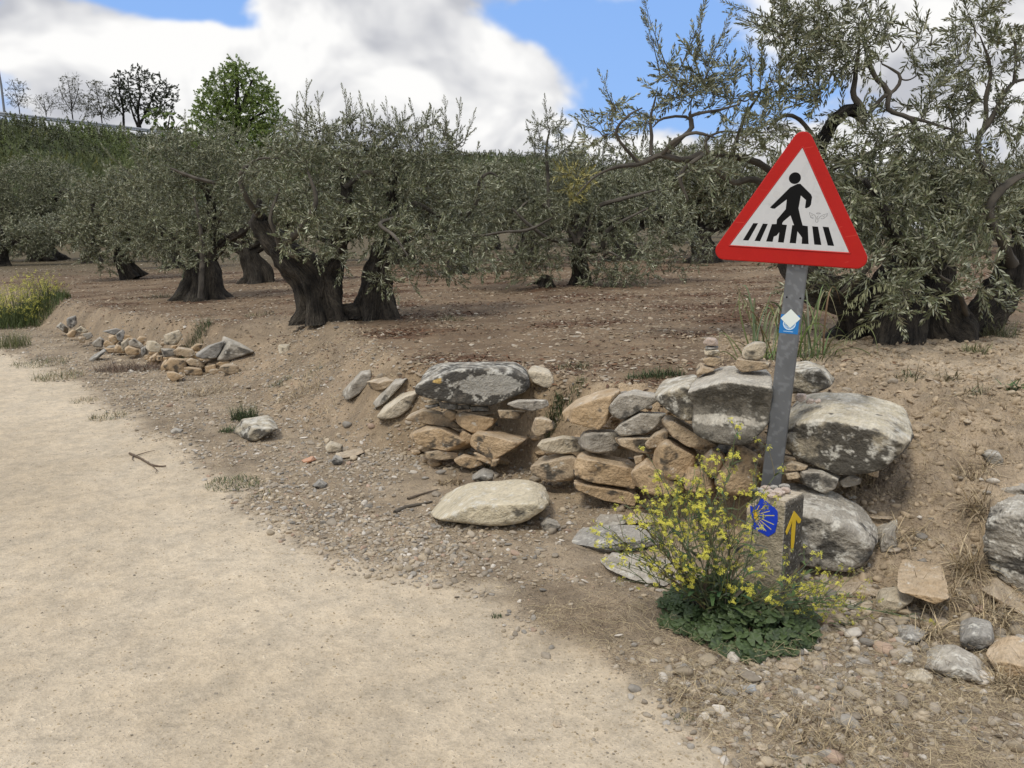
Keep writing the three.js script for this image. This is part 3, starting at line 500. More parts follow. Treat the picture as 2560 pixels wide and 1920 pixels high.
lone('grey', 'bank', z8([[1190, 850], [1350, 740], [1450, 730], [1560, 790], [1750, 980], [1720, 1030], [1550, 1010], [1400, 960], [1230, 920]]), 'stone', 'large grey slab sloping to the ground at lower right', { T: .22, tone: -.1 });
lone('pale', 'floor', z8([[1030, 975], [1150, 920], [1210, 910], [1270, 950], [1275, 1040], [1200, 1050], [1110, 1010]]), 'stone', 'pale wedge shaped stone in front of the grey slab', { T: .1 });
lone('slate', 'floor', z8([[905, 850], [960, 770], [1030, 760], [1080, 790], [1050, 850], [950, 862]]), 'stone', 'grey layered stone left of the pale wedge stone', { T: .12, strata: 3 });
lone('slate', 'floor', z8([[970, 885], [1040, 850], [1110, 785], [1160, 800], [1100, 880], [1010, 902]]), 'stone', 'thin tilted grey stone between layered stone and grey slab', { T: .08, strata: 3 });
lone('slate', 'floor', z8([[1280, 970], [1350, 950], [1440, 990], [1450, 1040], [1350, 1030]]), 'stone', 'blue grey flat stone right of the pale wedge stone', { T: .1 });
lone('tan2', 'bank', z8([[1630, 330], [1660, 250], [1740, 230], [1850, 320], [1960, 390], [2050, 480], [2000, 540], [1850, 440], [1700, 390]]), 'boulder', 'tan boulder wedged under the grey pitted boulder', { T: .26 });
lone('tan2', 'floor', z8([[100, 870], [130, 830], [210, 812], [300, 830], [320, 880], [290, 930], [200, 936], [120, 920]]), 'stone', 'brown flat topped stone right in front of the mallow', { T: .12, p: 18 });
lone('pink', 'floor', z8([[360, 895], [430, 865], [520, 890], [525, 925], [440, 938]]), 'stone', 'flat pinkish stone right of the brown flat topped stone', { T: .1 });
lone('grey', 'floor', z8([[370, 845], [420, 792], [500, 785], [560, 830], [540, 862]]), 'stone', 'flat grey stone behind the flat pinkish stone', { T: .14 });
// left of the waymark
lone('slate', 'floor', z4([[255, 690], [270, 645], [360, 625], [380, 612], [600, 600], [650, 650], [640, 690], [480, 700], [360, 730], [270, 720]]), 'stone', 'long grey layered slab lying left of the yellow flowers', { T: .3, strata: 3.2, p: 20 });
lone('grey', 'floor', z4([[375, 770], [430, 735], [600, 740], [720, 760], [740, 820], [640, 870], [500, 840], [420, 800]]), 'stone', 'flat pale grey slab under the left of the yellow flowers', { T: .32, p: 20 });
lone('grey', 'floor', z4([[360, 595], [390, 560], [470, 560], [500, 600], [440, 612], [370, 620]]), 'stone', 'small round grey stone on top behind the long layered slab', { T: .16 });
lone('pale', 'floor', z4([[490, 575], [560, 555], [640, 570], [630, 600], [520, 605]]), 'stone', 'flat pale stone behind the long layered slab', { T: .14 });
lone('slate', 'floor', z4([[638, 935], [660, 925], [700, 940], [690, 975], [645, 972]]), 'stone', 'small shaded stone at the left foot of the mallow', { T: .1 });
// on the verge
lone('pale', 'floor', z3([[1405, 580], [1430, 555], [1475, 572], [1472, 602], [1420, 607]]), 'stone', 'pale round stone among verge gravel beside a flat slab', { T: .1, p: 7 });
lone('tan2', 'floor', z3([[1450, 612], [1560, 590], [1575, 605], [1530, 627], [1470, 632]]), 'stone', 'flat tan slab on the verge gravel beside the pale round stone', { T: .16 });
lone('brick', 'floor', z3([[1300, 640], [1345, 622], [1360, 640], [1322, 656]]), 'stone', 'broken orange brick piece on the verge gravel', { T: .07 });
lone('slate', 'floor', z3([[1432, 640], [1450, 615], [1482, 630], [1478, 655], [1445, 662]]), 'stone', 'angular grey stone right below the flat tan slab', { T: .09 });
lone('lichen', 'floor', z3([[1040, 520], [1080, 455], [1150, 445], [1200, 475], [1190, 510], [1130, 530], [1100, 560], [1050, 545]]), 'boulder', 'low half buried boulder with whitish lichen on the verge', { T: .36 });
lone('slate', 'floor', z3([[1350, 752], [1380, 720], [1412, 740], [1402, 765]]), 'stone', 'lone grey stone in the gravel below the flat tan slab', { T: .09 });
lone('grey', 'floor', z3([[735, 515], [755, 498], [785, 505], [785, 525], [750, 530]]), 'stone', 'rounded grey stone in the verge gravel near the track edge', { T: .1 });
lone('slate', 'floor', z2([[612, 722], [640, 690], [720, 640], [737, 655], [690, 700], [640, 732]]), 'stone', 'loose dark slab tilted against the foot of the left wall', { T: .24 });
lone('grey', 'floor', z2([[1505, 720], [1510, 660], [1570, 560], [1600, 570], [1740, 640], [1750, 670], [1640, 700], [1540, 740]]), 'boulder', 'large grey wedge stone overhanging the right end of left wall', { T: .5, p: 18, paint: (X, Y, Z, ny, q) => ny < -.05 ? mix3(q, [.17, .15, .12], .6) : q });  // shade under the overhang is painted into the stone colour
lone('pale', 'floor', z2([[1925, 662], [1940, 610], [1990, 608], [2010, 650], [1990, 687], [1940, 682]]), 'stone', 'single pale stone on the orchard edge right of the left wall', { T: .2 });
lone('grey', 'floor', z4([[125, 600], [150, 572], [200, 590], [205, 622], [140, 642]]), 'stone', 'small grey stone on dirt between pale yellow boulder and slab', { T: .1 });
// on the dirt in front
for (const [k, D, p, l] of [['blue', 2.88, [[995, 1330], [1010, 1300], [1045, 1293], [1068, 1325], [1040, 1340]], 'blue grey pebble on the dirt below the mallow'], ['tan2', 2.62, [[1020, 1562], [1060, 1545], [1115, 1558], [1090, 1585]], 'flat tan stone among straw at the bottom of the picture'],
  ['pale', 2.92, [[640, 1300], [655, 1280], [682, 1290], [670, 1308]], 'right of two white pebbles side by side on the dirt'], ['pale', 2.95, [[612, 1290], [625, 1270], [642, 1278], [635, 1298]], 'left of two white pebbles side by side on the dirt'],
  ['tan2', 2.7, [[170, 1468], [185, 1452], [215, 1460], [213, 1480], [190, 1482]], 'lone tan pebble on the track at bottom centre']]) lone(k, 'floor', z4(p), 'pebble', l, { T: .05, p: 8 });

// ------------------------------------------------------------------ pedestrian crossing sign
{
  const foot = at(1926, 1225, 3.92), upTo = at(1993.5, 668, 3.92), axis = upTo.clone().sub(foot).normalize();
  const nAz = -21 * Math.PI / 180, n = V(Math.sin(nAz), 0, Math.cos(nAz)); n.sub(axis.clone().multiplyScalar(n.dot(axis))).normalize();
  const R = axis.clone().cross(n), basis = new THREE.Matrix4().makeBasis(R, axis, n);
  foot.addScaledVector(axis, -0.45);
  const sign = thing('traffic_sign', foot, 'red bordered triangular pedestrian crossing sign on a leaning galvanised post', 'traffic sign');
  sign.quaternion.setFromRotationMatrix(basis);
  const plateAt = at(1990, 494, 3.9).sub(foot), cx = plateAt.dot(R), cy = plateAt.dot(axis), zf = 0.052;
  const galv = new THREE.MeshStandardMaterial({ metalness: 0.55, roughness: 0.52, vertexColors: true, bumpMap: rockBump, bumpScale: 0.0006 });
  // post: hollow rectangular tube, galvanised flakes
  {
    const w = .092, d = .046, L = cy + .12, mb = new MB(), nz = Math.round(L / .006), prof = [];
    const r = .008, cs = [[w / 2 - r, d / 2 - r], [-w / 2 + r, d / 2 - r], [-w / 2 + r, -d / 2 + r], [w / 2 - r, -d / 2 + r]];
    cs.forEach(([x, z], k) => { for (let a = 0; a < 4; a++) { const t = k * Math.PI / 2 + a / 3 * Math.PI / 2; prof.push([x + r * Math.cos(t), z + r * Math.sin(t)]); } const [x2, z2] = cs[(k + 1) % 4], t = (k + 1) * Math.PI / 2; for (let s = 1; s < 12; s++) prof.push([lerp(x, x2, s / 12) + r * Math.cos(t), lerp(z, z2, s / 12) + r * Math.sin(t)]); });
    let prev;
    for (let j = 0; j <= nz; j++) { const y = j / nz * L, ring = prof.map(([x, z]) => { const q = N(x * 38 + 3, y * 38, z * 38), q2 = fbm(x * 14, y * 7, z * 14, 3); const c = .17 + .045 * q2 + (q > .26 ? .05 : 0) - .04 * ss(.9, .3, y); return mb.v(V(x, y, z), x, y, [c * .96, c, c * 1.03]); }); if (prev) for (let s = 0; s < ring.length; s++) { const e = (s + 1) % ring.length; mb.quad(prev[s], ring[s], ring[e], prev[e]); } prev = ring; }
    const top = mb.v(V(0, L, 0), 0, 0, [.2, .2, .2]); for (let s = 0; s < prev.length; s++) mb.tri(prev[s], top, prev[(s + 1) % prev.length]);
    const post = mesh('post', mb.geo(), galv, sign);
    const hole = new THREE.MeshStandardMaterial({ color: 0x050505, roughness: 1 });
    for (const x of [-.030, .030]) { const h = mesh('bolt_hole', new THREE.CylinderGeometry(.0042, .0042, .003, 16).rotateX(Math.PI / 2), hole, post); h.position.set(x, cy - .450, d / 2); }
    // stickers
    const cv = document.createElement('canvas'); cv.width = cv.height = 256; const g = cv.getContext('2d');
    g.fillStyle = '#1573b8'; g.fillRect(0, 0, 256, 256); g.strokeStyle = '#d8e8f0'; g.lineWidth = 9; g.beginPath(); g.arc(128, 118, 82, 0, 7); g.stroke(); g.lineWidth = 4;
    for (let a = 0; a < 20; a++) { const t = a / 20 * 6.283; g.beginPath(); g.arc(128 + 62 * Math.cos(t), 118 + 62 * Math.sin(t), 14, 0, 7); g.stroke(); }
    g.fillStyle = '#cfe2ee'; for (let a = 0; a < 11; a++) g.fillRect(60 + a * 12, 222, 8, 9);
    const t = new THREE.CanvasTexture(cv); t.colorSpace = THREE.SRGBColorSpace;
    const box = mesh('sticker', new THREE.BoxGeometry(.084, .088, .0012), new THREE.MeshStandardMaterial({ map: t, roughness: .45 }), post);
    box.position.set(-.004, cy - .573, d / 2 + .0008); box.userData.label = 'square blue sticker with a white ring';
    const dm = mesh('sticker', new THREE.BoxGeometry(.062, .062, .0012), new THREE.MeshStandardMaterial({ color: 0xdfe8e2, roughness: .5 }), post);
    dm.position.set(-.002, cy - .546, d / 2 + .0024); dm.rotation.z = Math.PI / 4 + .06; dm.userData.label = 'pale diamond shaped sticker over the blue one';
  }
  // plate
  const u = .000402, S = 1815 * u, rr = 110 * u, H = S * Math.sqrt(3) / 2, tri = [[-S / 2, -H / 2], [S / 2, -H / 2], [0, H / 2]];
  const rounded = (pts, r) => { const sh = new THREE.Shape(); pts.forEach((p, k) => { const a = pts[(k + 2) % 3], b = pts[(k + 1) % 3], la = Math.hypot(a[0] - p[0], a[1] - p[1]), lb = Math.hypot(b[0] - p[0], b[1] - p[1]), d = r * Math.sqrt(3); const A = [p[0] + (a[0] - p[0]) / la * d, p[1] + (a[1] - p[1]) / la * d], B = [p[0] + (b[0] - p[0]) / lb * d, p[1] + (b[1] - p[1]) / lb * d]; k ? sh.lineTo(...A) : sh.moveTo(...A); const ux = (p[0] * 2 - A[0] - B[0]), uy = p[1] * 2 - A[1] - B[1], l = Math.hypot(ux, uy), cx2 = p[0] - ux / l * 2 * r, cy2 = p[1] - uy / l * 2 * r; const a0 = Math.atan2(A[1] - cy2, A[0] - cx2); let a1 = Math.atan2(B[1] - cy2, B[0] - cx2); while (a1 < a0) a1 += 2 * Math.PI; for (let s = 1; s <= 14; s++) { const t = lerp(a0, a1, s / 14); sh.lineTo(cx2 + r * Math.cos(t), cy2 + r * Math.sin(t)); } }); sh.closePath(); return sh; };
  const plate = new THREE.ExtrudeGeometry(rounded(tri, rr), { depth: .016, bevelEnabled: true, bevelThickness: .005, bevelSize: .005, bevelSegments: 4, bevelOffset: -.005 });
  const cvr = document.createElement('canvas'); cvr.width = cvr.height = 512; { const g = cvr.getContext('2d'), r = makeRng(5); g.fillStyle = '#ad1b14'; g.fillRect(0, 0, 512, 512); for (let k = 0; k < 900; k++) { g.fillStyle = `rgba(${r() < .5 ? '140,16,14' : '190,40,30'},${.06 * r()})`; const x = r() * 512, y = r() * 512; g.beginPath(); g.arc(x, y, 4 + r() * 22, 0, 7); g.fill(); } g.lineCap = 'round'; for (let k = 0; k < 60; k++) { g.strokeStyle = `rgba(225,120,100,${.15 + .4 * r()})`; g.lineWidth = .6 + r() * 1.0; const x = r() * 512, y = r() * 512, a = r() * .7 - .2; g.beginPath(); g.moveTo(x, y); g.lineTo(x + 4 + r() * 26, y - a * 14); g.stroke(); } }
  const rt = new THREE.CanvasTexture(cvr); rt.colorSpace = THREE.SRGBColorSpace; rt.wrapS = rt.wrapT = THREE.RepeatWrapping; rt.repeat.set(1.3, 1.3); rt.offset.set(.5, .5);
  const panel = mesh('panel', plate, new THREE.MeshPhysicalMaterial({ map: rt, roughness: .5, specularIntensity: .45 }), sign); panel.position.set(cx, cy + 42 * u, .026); panel.userData.label = 'red rounded triangular plate';
  const back = mesh('bracket', new THREE.BoxGeometry(.24, .035, .012), galv2(), sign); back.position.set(cx, cy - .12, .029 - .008);
  const back2 = mesh('bracket', new THREE.BoxGeometry(.40, .035, .012), galv2(), sign); back2.position.set(cx, cy - .25, .029 - .008);
  function galv2() { return new THREE.MeshStandardMaterial({ color: 0x8b8f92, metalness: .6, roughness: .5 }); }
  for (const x of [-.018, .022]) { const b = mesh('bolt', new THREE.CylinderGeometry(.006, .006, .02, 8), galv2(), sign); b.position.set(x, cy + 42 * u - H / 2 - .001, .034); }
  // white field with the printed figure; read in a crop of the photograph, levelled by the sign's lean
  const roll = 2.1 * Math.PI / 180, ox = 1007, oy = 870, px = 1024 / .62, loc = (x, y) => { const X = x - ox, Y = y - oy; const a = X * Math.cos(roll) + Y * Math.sin(roll), b = -X * Math.sin(roll) + Y * Math.cos(roll); return [(a - 45 + b * .029) * u, -b * u]; };
  const cw = document.createElement('canvas'); cw.width = cw.height = 1024; const g = cw.getContext('2d');
  g.fillStyle = '#c4c5c5'; g.fillRect(0, 0, 1024, 1024); { const r = makeRng(8); for (let k = 0; k < 500; k++) { g.fillStyle = `rgba(${r() < .5 ? '150,150,148' : '214,214,212'},${.10 * r()})`; g.beginPath(); g.ellipse(r() * 1024, r() * 1024, 8 + r() * 50, 5 + r() * 20, r() * 3, 0, 7); g.fill(); } }
  const to = (x, y) => { const q = loc(x, y); return [512 + q[0] * px, 512 - (q[1]) * px]; };
  const fill = (pts) => { g.beginPath(); pts.forEach((p, k) => k ? g.lineTo(...to(...p)) : g.moveTo(...to(...p))); g.closePath(); g.fill(); };
  g.fillStyle = '#0b0b0b'; { const q = to(1031, 661); g.beginPath(); g.arc(q[0], q[1], 64 * u * px, 0, 7); g.fill(); }
  fill([[985, 762], [1060, 724], [1092, 722], [1210, 836], [1224, 866], [1216, 950], [1200, 975], [1168, 990], [1155, 984], [1161, 900], [1104, 850], [1086, 990], [1112, 1090], [1140, 1178], [1195, 1186], [1214, 1384], [1140, 1382], [1140, 1312], [1088, 1245], [1078, 1379], [1010, 1376], [1028, 1178], [1048, 1178], [1036, 1150], [1004, 1070], [930, 1138], [918, 1160], [921, 1172], [971, 1176], [946, 1374], [883, 1371], [892, 1258], [866, 1296], [834, 1310], [824, 1368], [752, 1365], [808, 1170], [857, 1168], [860, 1118], [950, 1000], [955, 894], [830, 998], [800, 996], [778, 984]]);
  for (const p of [[[602, 1163], [655, 1163], [556, 1360], [494, 1358]], [[708, 1166], [763, 1168], [686, 1365], [624, 1362]], [[1242, 1186], [1304, 1190], [1350, 1390], [1275, 1387]], [[1352, 1188], [1415, 1192], [1484, 1396], [1417, 1393]]]) fill(p);
  g.strokeStyle = '#2a2a2c'; g.lineWidth = 1.7; const line = (p) => { g.beginPath(); p.forEach((q, k) => { const c = to(...q); k ? g.lineTo(...c) : g.moveTo(...c); }); g.stroke(); };
  line([[1204, 1035], [1210, 1060], [1225, 1085], [1218, 1084], [1236, 1098], [1250, 1095], [1236, 1092]]); line([[1204, 1035], [1240, 1052], [1265, 1065], [1276, 1090], [1278, 1110], [1272, 1128], [1280, 1140], [1292, 1142], [1302, 1130], [1298, 1110], [1286, 1096], [1290, 1078], [1302, 1070]]);
  line([[1302, 1106], [1318, 1082], [1350, 1058], [1396, 1045], [1388, 1064], [1394, 1068], [1376, 1084], [1360, 1092], [1364, 1098], [1340, 1104], [1330, 1096]]); line([[1225, 1060], [1245, 1072]]); line([[1345, 1082], [1372, 1066]]);
  { const q = to(1300, 1044); g.beginPath(); g.ellipse(q[0], q[1], 21 * u * px, 6 * u * px, 0, 0, 7); g.stroke(); }
  const wt = new THREE.CanvasTexture(cw); wt.colorSpace = THREE.SRGBColorSpace; wt.flipY = true;
  const wv = [[340, 1422], [1655, 1470], [1095, 318]].map((p) => loc(...p)), sh = new THREE.Shape(); wv.forEach((p, k) => k ? sh.lineTo(...p) : sh.moveTo(...p)); sh.closePath();
  const fg = new THREE.ExtrudeGeometry(sh, { depth: .0015, bevelEnabled: false }), fp = fg.getAttribute('position'), fu = fg.getAttribute('uv');
  for (let k = 0; k < fp.count; k++) fu.setXY(k, .5 + fp.getX(k) * px / 1024, .5 + fp.getY(k) * px / 1024);
  const face = mesh('sign_face', fg, new THREE.MeshPhysicalMaterial({ map: wt, roughness: .5, specularIntensity: .3 }), sign); face.position.set(cx, cy, .026 + .016 + .005 + .0003); face.userData.label = 'white field with black walking figure on crossing stripes and small winged doodle';
  // raised red lip round the white field
  const lip = new MB(), lp = [...wv, wv[0]]; for (let k = 0; k < 3; k++) tube(lip, [V(lp[k][0], lp[k][1], 0), V(lerp(lp[k][0], lp[k + 1][0], .5), lerp(lp[k][1], lp[k + 1][1], .5), 0), V(lp[k + 1][0], lp[k + 1][1], 0)], [.0035, .0035, .0035], 6, [1, 1, 1]);
  const lipM = mesh('rim', lip.geo(), new THREE.MeshStandardMaterial({ color: 0xb8231a, roughness: .4 }), sign); lipM.position.set(cx, cy, .0475);
}

// ------------------------------------------------------------------ painted concrete waymark post
{
  const P = onGround(1949, 1512), yaw = -44 * Math.PI / 180, w = .176, top = (() => { const r = rayOf(1949, 1262), t = -P.z / -r.z; return EYE + r.y * t; })(), base = P.y - .12, hgt = top - base + .012;
  const corner = V(P.x, base, P.z);   // the edge nearest the viewer
  const post = thing('waymark_post', corner, 'square concrete waymark post with blue shell sign and yellow arrow', 'waymark');
  post.rotation.y = yaw; // local +z: left-hand face; local +x: right-hand face; body spans x -w..0, z -w..0
  const geo = new THREE.BoxGeometry(w, hgt, w, 36, 96, 36); geo.translate(-w / 2, hgt / 2, -w / 2);
  const body = mergeVertices((() => { geo.deleteAttribute('uv'); geo.deleteAttribute('normal'); return geo; })(), 1e-5), p = body.getAttribute('position'), col = new Float32Array(p.count * 3), uv = new Float32Array(p.count * 2);
  for (let k = 0; k < p.count; k++) {
    let x = p.getX(k), y = p.getY(k), z = p.getZ(k); const onX = x > -1e-4, onZ = z > -1e-4, topF = y > hgt - 1e-4;
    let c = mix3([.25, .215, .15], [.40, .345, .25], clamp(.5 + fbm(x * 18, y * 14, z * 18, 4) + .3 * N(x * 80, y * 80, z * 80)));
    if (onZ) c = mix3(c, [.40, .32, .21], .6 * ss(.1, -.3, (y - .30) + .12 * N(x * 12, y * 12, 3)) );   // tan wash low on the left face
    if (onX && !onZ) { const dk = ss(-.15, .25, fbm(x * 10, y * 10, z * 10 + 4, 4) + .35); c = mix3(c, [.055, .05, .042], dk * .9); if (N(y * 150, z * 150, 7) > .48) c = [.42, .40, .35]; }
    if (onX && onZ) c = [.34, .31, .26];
    const tf = ss(hgt - .03, hgt, y); c = mix3(c, mix3([.40, .34, .25], [.52, .46, .36], clamp(.5 + N(x * 40, y * 40, z * 40))), tf * (topF ? 1 : .6) * (onX && !topF && !onZ ? .35 : 1));
    // worn corners and a broken upper left corner
    const er = Math.max(0, -x - w + .012) , rd = .010;
    const nx = onX ? 1 : x < -w + 1e-4 ? -1 : 0, nz = onZ ? 1 : z < -w + 1e-4 ? -1 : 0;
    if (nx && nz) { x -= nx * rd * .3 * (1 + N(y * 40, nx, nz)); z -= nz * rd * .3 * (1 + N(y * 40 + 9, nx, nz)); }
    if (y > hgt - .02) { const k2 = ss(hgt - .02, hgt, y); x -= nx * .006 * k2; z -= nz * .006 * k2; }
    if (topF) y += .006 * fbm(x * 25, 3, z * 25, 3) - .010 * (nx || nz ? 1 : 0);
    const br = ss(-w * .62, -w, x) * ss(hgt - .12, hgt, y); y -= br * .055 * (1 + .3 * N(x * 50, y * 50, z * 50)); if (br > .02) c = mix3(c, [.50, .42, .30], Math.min(1, br * 1.6));
    if (!(onX || onZ)) { x += nx * .003 * N(y * 30, z * 30, 1); z += nz * .003 * N(y * 30, x * 30, 5); } else { const f = .0012 * N(x * 60, y * 60, z * 60); if (onX) x += f; if (onZ) z += f; }
    p.setXYZ(k, x, y, z); col.set(c, k * 3); uv[k * 2] = x + z * .7; uv[k * 2 + 1] = y;
  }
  body.setAttribute('color', new THREE.BufferAttribute(col, 3)); body.setAttribute('uv', new THREE.BufferAttribute(uv, 2)); body.computeVertexNormals();
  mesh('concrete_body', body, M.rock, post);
  const y = (py) => { const r = rayOf(1949, py), t = corner.z / r.z; return EYE + r.y * t - base; };
  // blue shell panel: corners as fractions across the left-hand face
  const fx = (px) => -w * clamp((1947 - px) / 103, 0, 1);
  const Z = frame(1600, 800, 2.765);
  const poly = Z([[705, 1340], [730, 1345], [765, 1310], [775, 1275], [800, 1270], [840, 1295], [880, 1310], [908, 1335], [912, 1400], [900, 1480], [850, 1525], [800, 1510], [740, 1495], [722, 1480], [738, 1440], [712, 1400]]);
  const bshape = new THREE.Shape(); poly.forEach(([px, py], k) => { const q = [fx(px), y(py)]; k ? bshape.lineTo(...q) : bshape.moveTo(...q); }); bshape.closePath();
  const cv = document.createElement('canvas'); cv.width = cv.height = 512; const g = cv.getContext('2d'); g.fillStyle = '#0d3cc4'; g.fillRect(0, 0, 512, 512);
  { const r = makeRng(3); for (let k = 0; k < 300; k++) { g.fillStyle = `rgba(${r() < .5 ? '5,30,120' : '20,70,190'},${.15 * r()})`; g.beginPath(); g.arc(r() * 512, r() * 512, 5 + r() * 30, 0, 7); g.fill(); } for (let k = 0; k < 60; k++) { g.fillStyle = 'rgba(150,150,140,.5)'; g.fillRect(r() * 512, r() * 512, 1 + r() * 3, 1 + r() * 3); } }
  const x0 = fx(1853), x1 = fx(1933), y0 = y(1355), y1 = y(1258), tx = ([px, py]) => [(fx(px) - x0) / (x1 - x0) * 512, (1 - (y(py) - y0) / (y1 - y0)) * 512];
  g.lineCap = 'round';
  for (const [a, b, w2, c] of [[[745, 1392], [772, 1325], 10, '#e0c22a'], [[750, 1392], [818, 1312], 9, '#d9c45a'], [[752, 1394], [850, 1345], 9, '#d9c45a'], [[755, 1398], [885, 1368], 10, '#d8c866'], [[755, 1404], [885, 1430], 10, '#d8c866'], [[755, 1408], [868, 1468], 10, '#d9c45a'], [[752, 1412], [832, 1488], 10, '#d9c45a'], [[748, 1414], [795, 1485], 10, '#d9c45a'], [[742, 1414], [765, 1462], 9, '#d9c45a']]) { g.strokeStyle = c; g.lineWidth = w2 * 1.2; g.beginPath(); g.moveTo(...tx(Z([a])[0])); g.lineTo(...tx(Z([b])[0])); g.stroke(); }
  g.fillStyle = '#e2b81c'; g.beginPath(); [[728, 1365], [748, 1360], [765, 1392], [770, 1425], [750, 1432], [735, 1415]].forEach((q, k) => { const c = tx(Z([q])[0]); k ? g.lineTo(...c) : g.moveTo(...c); }); g.fill();
  const bt = new THREE.CanvasTexture(cv); bt.colorSpace = THREE.SRGBColorSpace;
  const bg = new THREE.ExtrudeGeometry(bshape, { depth: .0015, bevelEnabled: false }), bp = bg.getAttribute('position'), bu = bg.getAttribute('uv'); for (let k = 0; k < bp.count; k++) bu.setXY(k, (bp.getX(k) - x0) / (x1 - x0), (bp.getY(k) - y0) / (y1 - y0));
  const blue = mesh('painted_shell', bg, new THREE.MeshStandardMaterial({ map: bt, roughness: .6 }), post); blue.position.z = .0012; blue.userData.label = 'blue painted patch with yellow scallop shell rays';
  const fz = (px) => -w * clamp((px - 1949) / 54, 0, 1), ar = new THREE.Shape(), ap = Z([[1033, 1350], [1065, 1395], [1095, 1440], [1088, 1458], [1070, 1455], [1052, 1418], [1051, 1500], [1050, 1570], [1045, 1615], [1026, 1612], [1023, 1560], [1021, 1500], [1022, 1412], [1008, 1455], [985, 1495], [975, 1470], [992, 1430], [1012, 1390]]);
  const grow = (v) => v; ap.forEach(([px, py], k) => { const q = [-fz(px), y(py + (px - 1949) * .0)]; k ? ar.lineTo(...q) : ar.moveTo(...q); }); ar.closePath();
  const ag = new THREE.ExtrudeGeometry(ar, { depth: .0015, bevelEnabled: false }); const arrow = mesh('painted_arrow', ag, new THREE.MeshStandardMaterial({ color: new THREE.Color(.74, .50, .02), roughness: .6 }), post);
  arrow.rotation.y = Math.PI / 2; arrow.position.set(.0012, 0, 0); arrow.userData.label = 'yellow painted arrow pointing up';
  // pebbles left on top by walkers
  const tp = Z([[820, 1180], [870, 1160], [900, 1185], [925, 1155], [955, 1175], [985, 1190], [1000, 1150], [880, 1200], [940, 1198], [845, 1200], [910, 1215], [1005, 1175]]), r = makeRng(44);
  tp.forEach(([px, py], k) => { const s = 6 + r() * 8, c = []; for (let a = 0; a < 7; a++) c.push([px + Math.cos(a * .9) * s * (1 + r() * .4), py + Math.sin(a * .9) * s * .7]); const rr = rayOf(px, py), yt = base + hgt + .012, t = (yt - EYE) / rr.y; lone(k % 3 ? 'pink' : 'slate', -rr.z * t, c, 'pebble', 'one of the small pebbles heaped on top of the waymark post', { T: .03, p: 8, group: 'pebbles on top of the waymark post' }); });
}

// ------------------------------------------------------------------ leaves and sprigs
// one leafy shoot along +y, about len metres: pairs of lance-shaped leaves
function sprigGeo(seed, { len = .17, pairs = 9, leaf = .06, wide = .0125, top = [.135, .145, .074], under = [.345, .35, .245], rate = .36, open = .85, stem = [.14, .13, .08] }) {
  const r = makeRng(seed), mb = new MB();
  tube(mb, [V(0, 0, 0), V(.004, len * .5, .003), V(0, len, 0)], [.0016, .0013, .0008], 3, stem);
  const one = (y, az, tilt, L, W) => {
    const d = V(Math.sin(tilt) * Math.cos(az), Math.cos(tilt), Math.sin(tilt) * Math.sin(az)), s = V(-Math.sin(az), 0, Math.cos(az)), n = d.clone().cross(s), roll = (r() - .5) * 1.4; s.multiplyScalar(Math.cos(roll)).addScaledVector(n, Math.sin(roll)); n.copy(s).cross(d).normalize();
    const u = r() < rate, c0 = u ? under : top, k = .75 + r() * .55, c = [c0[0] * k * (1 + .12 * (r() - .5)), c0[1] * k, c0[2] * k], b = V(0, y, 0), bend = (r() - .35) * .22;
    const P = (t, w) => b.clone().addScaledVector(d, t * L).addScaledVector(s, w * W / 2).addScaledVector(n, bend * t * t * L);
    const a = mb.v(P(.02, 0), 0, 0, c), l1 = mb.v(P(.3, -.85), 0, 0, c), r1 = mb.v(P(.3, .85), 1, 0, c), l2 = mb.v(P(.62, -.9), 0, 0, c), r2 = mb.v(P(.62, .9), 1, 0, c), e = mb.v(P(1, 0), 0, 1, c);
    mb.tri(a, r1, l1); mb.quad(l1, r1, r2, l2); mb.tri(l2, r2, e);
  };
  for (let k = 0; k < pairs; k++) {
    const t = (k + .4) / pairs, y = t * len, az0 = k * 1.57 + r() * .5, L = leaf * (1 - .45 * t * t) * (.8 + .4 * r());
    for (const q of [0, 1]) one(y, az0 + q * Math.PI + (r() - .5) * .5, open * (1 - .45 * t) * (.75 + .5 * r()), L, wide * (.8 + .4 * r()));
  }
  one(len * .98, r() * 6, .12, leaf * .6, wide * .8);
  return mb.geo();
}
const OLIVE = [sprigGeo(11, {}), sprigGeo(12, { len: .14, pairs: 8, open: 1.0 }), sprigGeo(13, { len: .2, pairs: 10, open: .7, rate: .4 })];
const OLIVE_FAR = [sprigGeo(14, { len: .22, pairs: 8, leaf: .085, wide: .02, open: .95 }), sprigGeo(15, { len: .2, pairs: 8, leaf: .08, wide: .02, rate: .4 })];
const QM = new THREE.Matrix4(), QQ = new THREE.Quaternion(), QS = V(1, 1, 1), UPY = V(0, 1, 0);
class Foliage {
  constructor(geos) { this.g = geos; this.m = geos.map(() => []); this.c = geos.map(() => []); }
  add(k, p, dir, spin, s, col) { QQ.setFromUnitVectors(UPY, dir); const q2 = new THREE.Quaternion().setFromAxisAngle(UPY, spin); QQ.multiply(q2); QS.setScalar(s); QM.compose(p, QQ, QS); this.m[k].push(...QM.elements); this.c[k].push(...col); }
  build(parent, name, mat = M.leaf) {
    this.g.forEach((g, k) => { const n = this.m[k].length / 16; if (!n) return; const im = new THREE.InstancedMesh(g, mat, n); im.instanceMatrix.array.set(this.m[k]); im.instanceColor = new THREE.InstancedBufferAttribute(new Float32Array(this.c[k]), 3); im.name = name; stuff(finish(im)); parent.add(im); });
  }
}
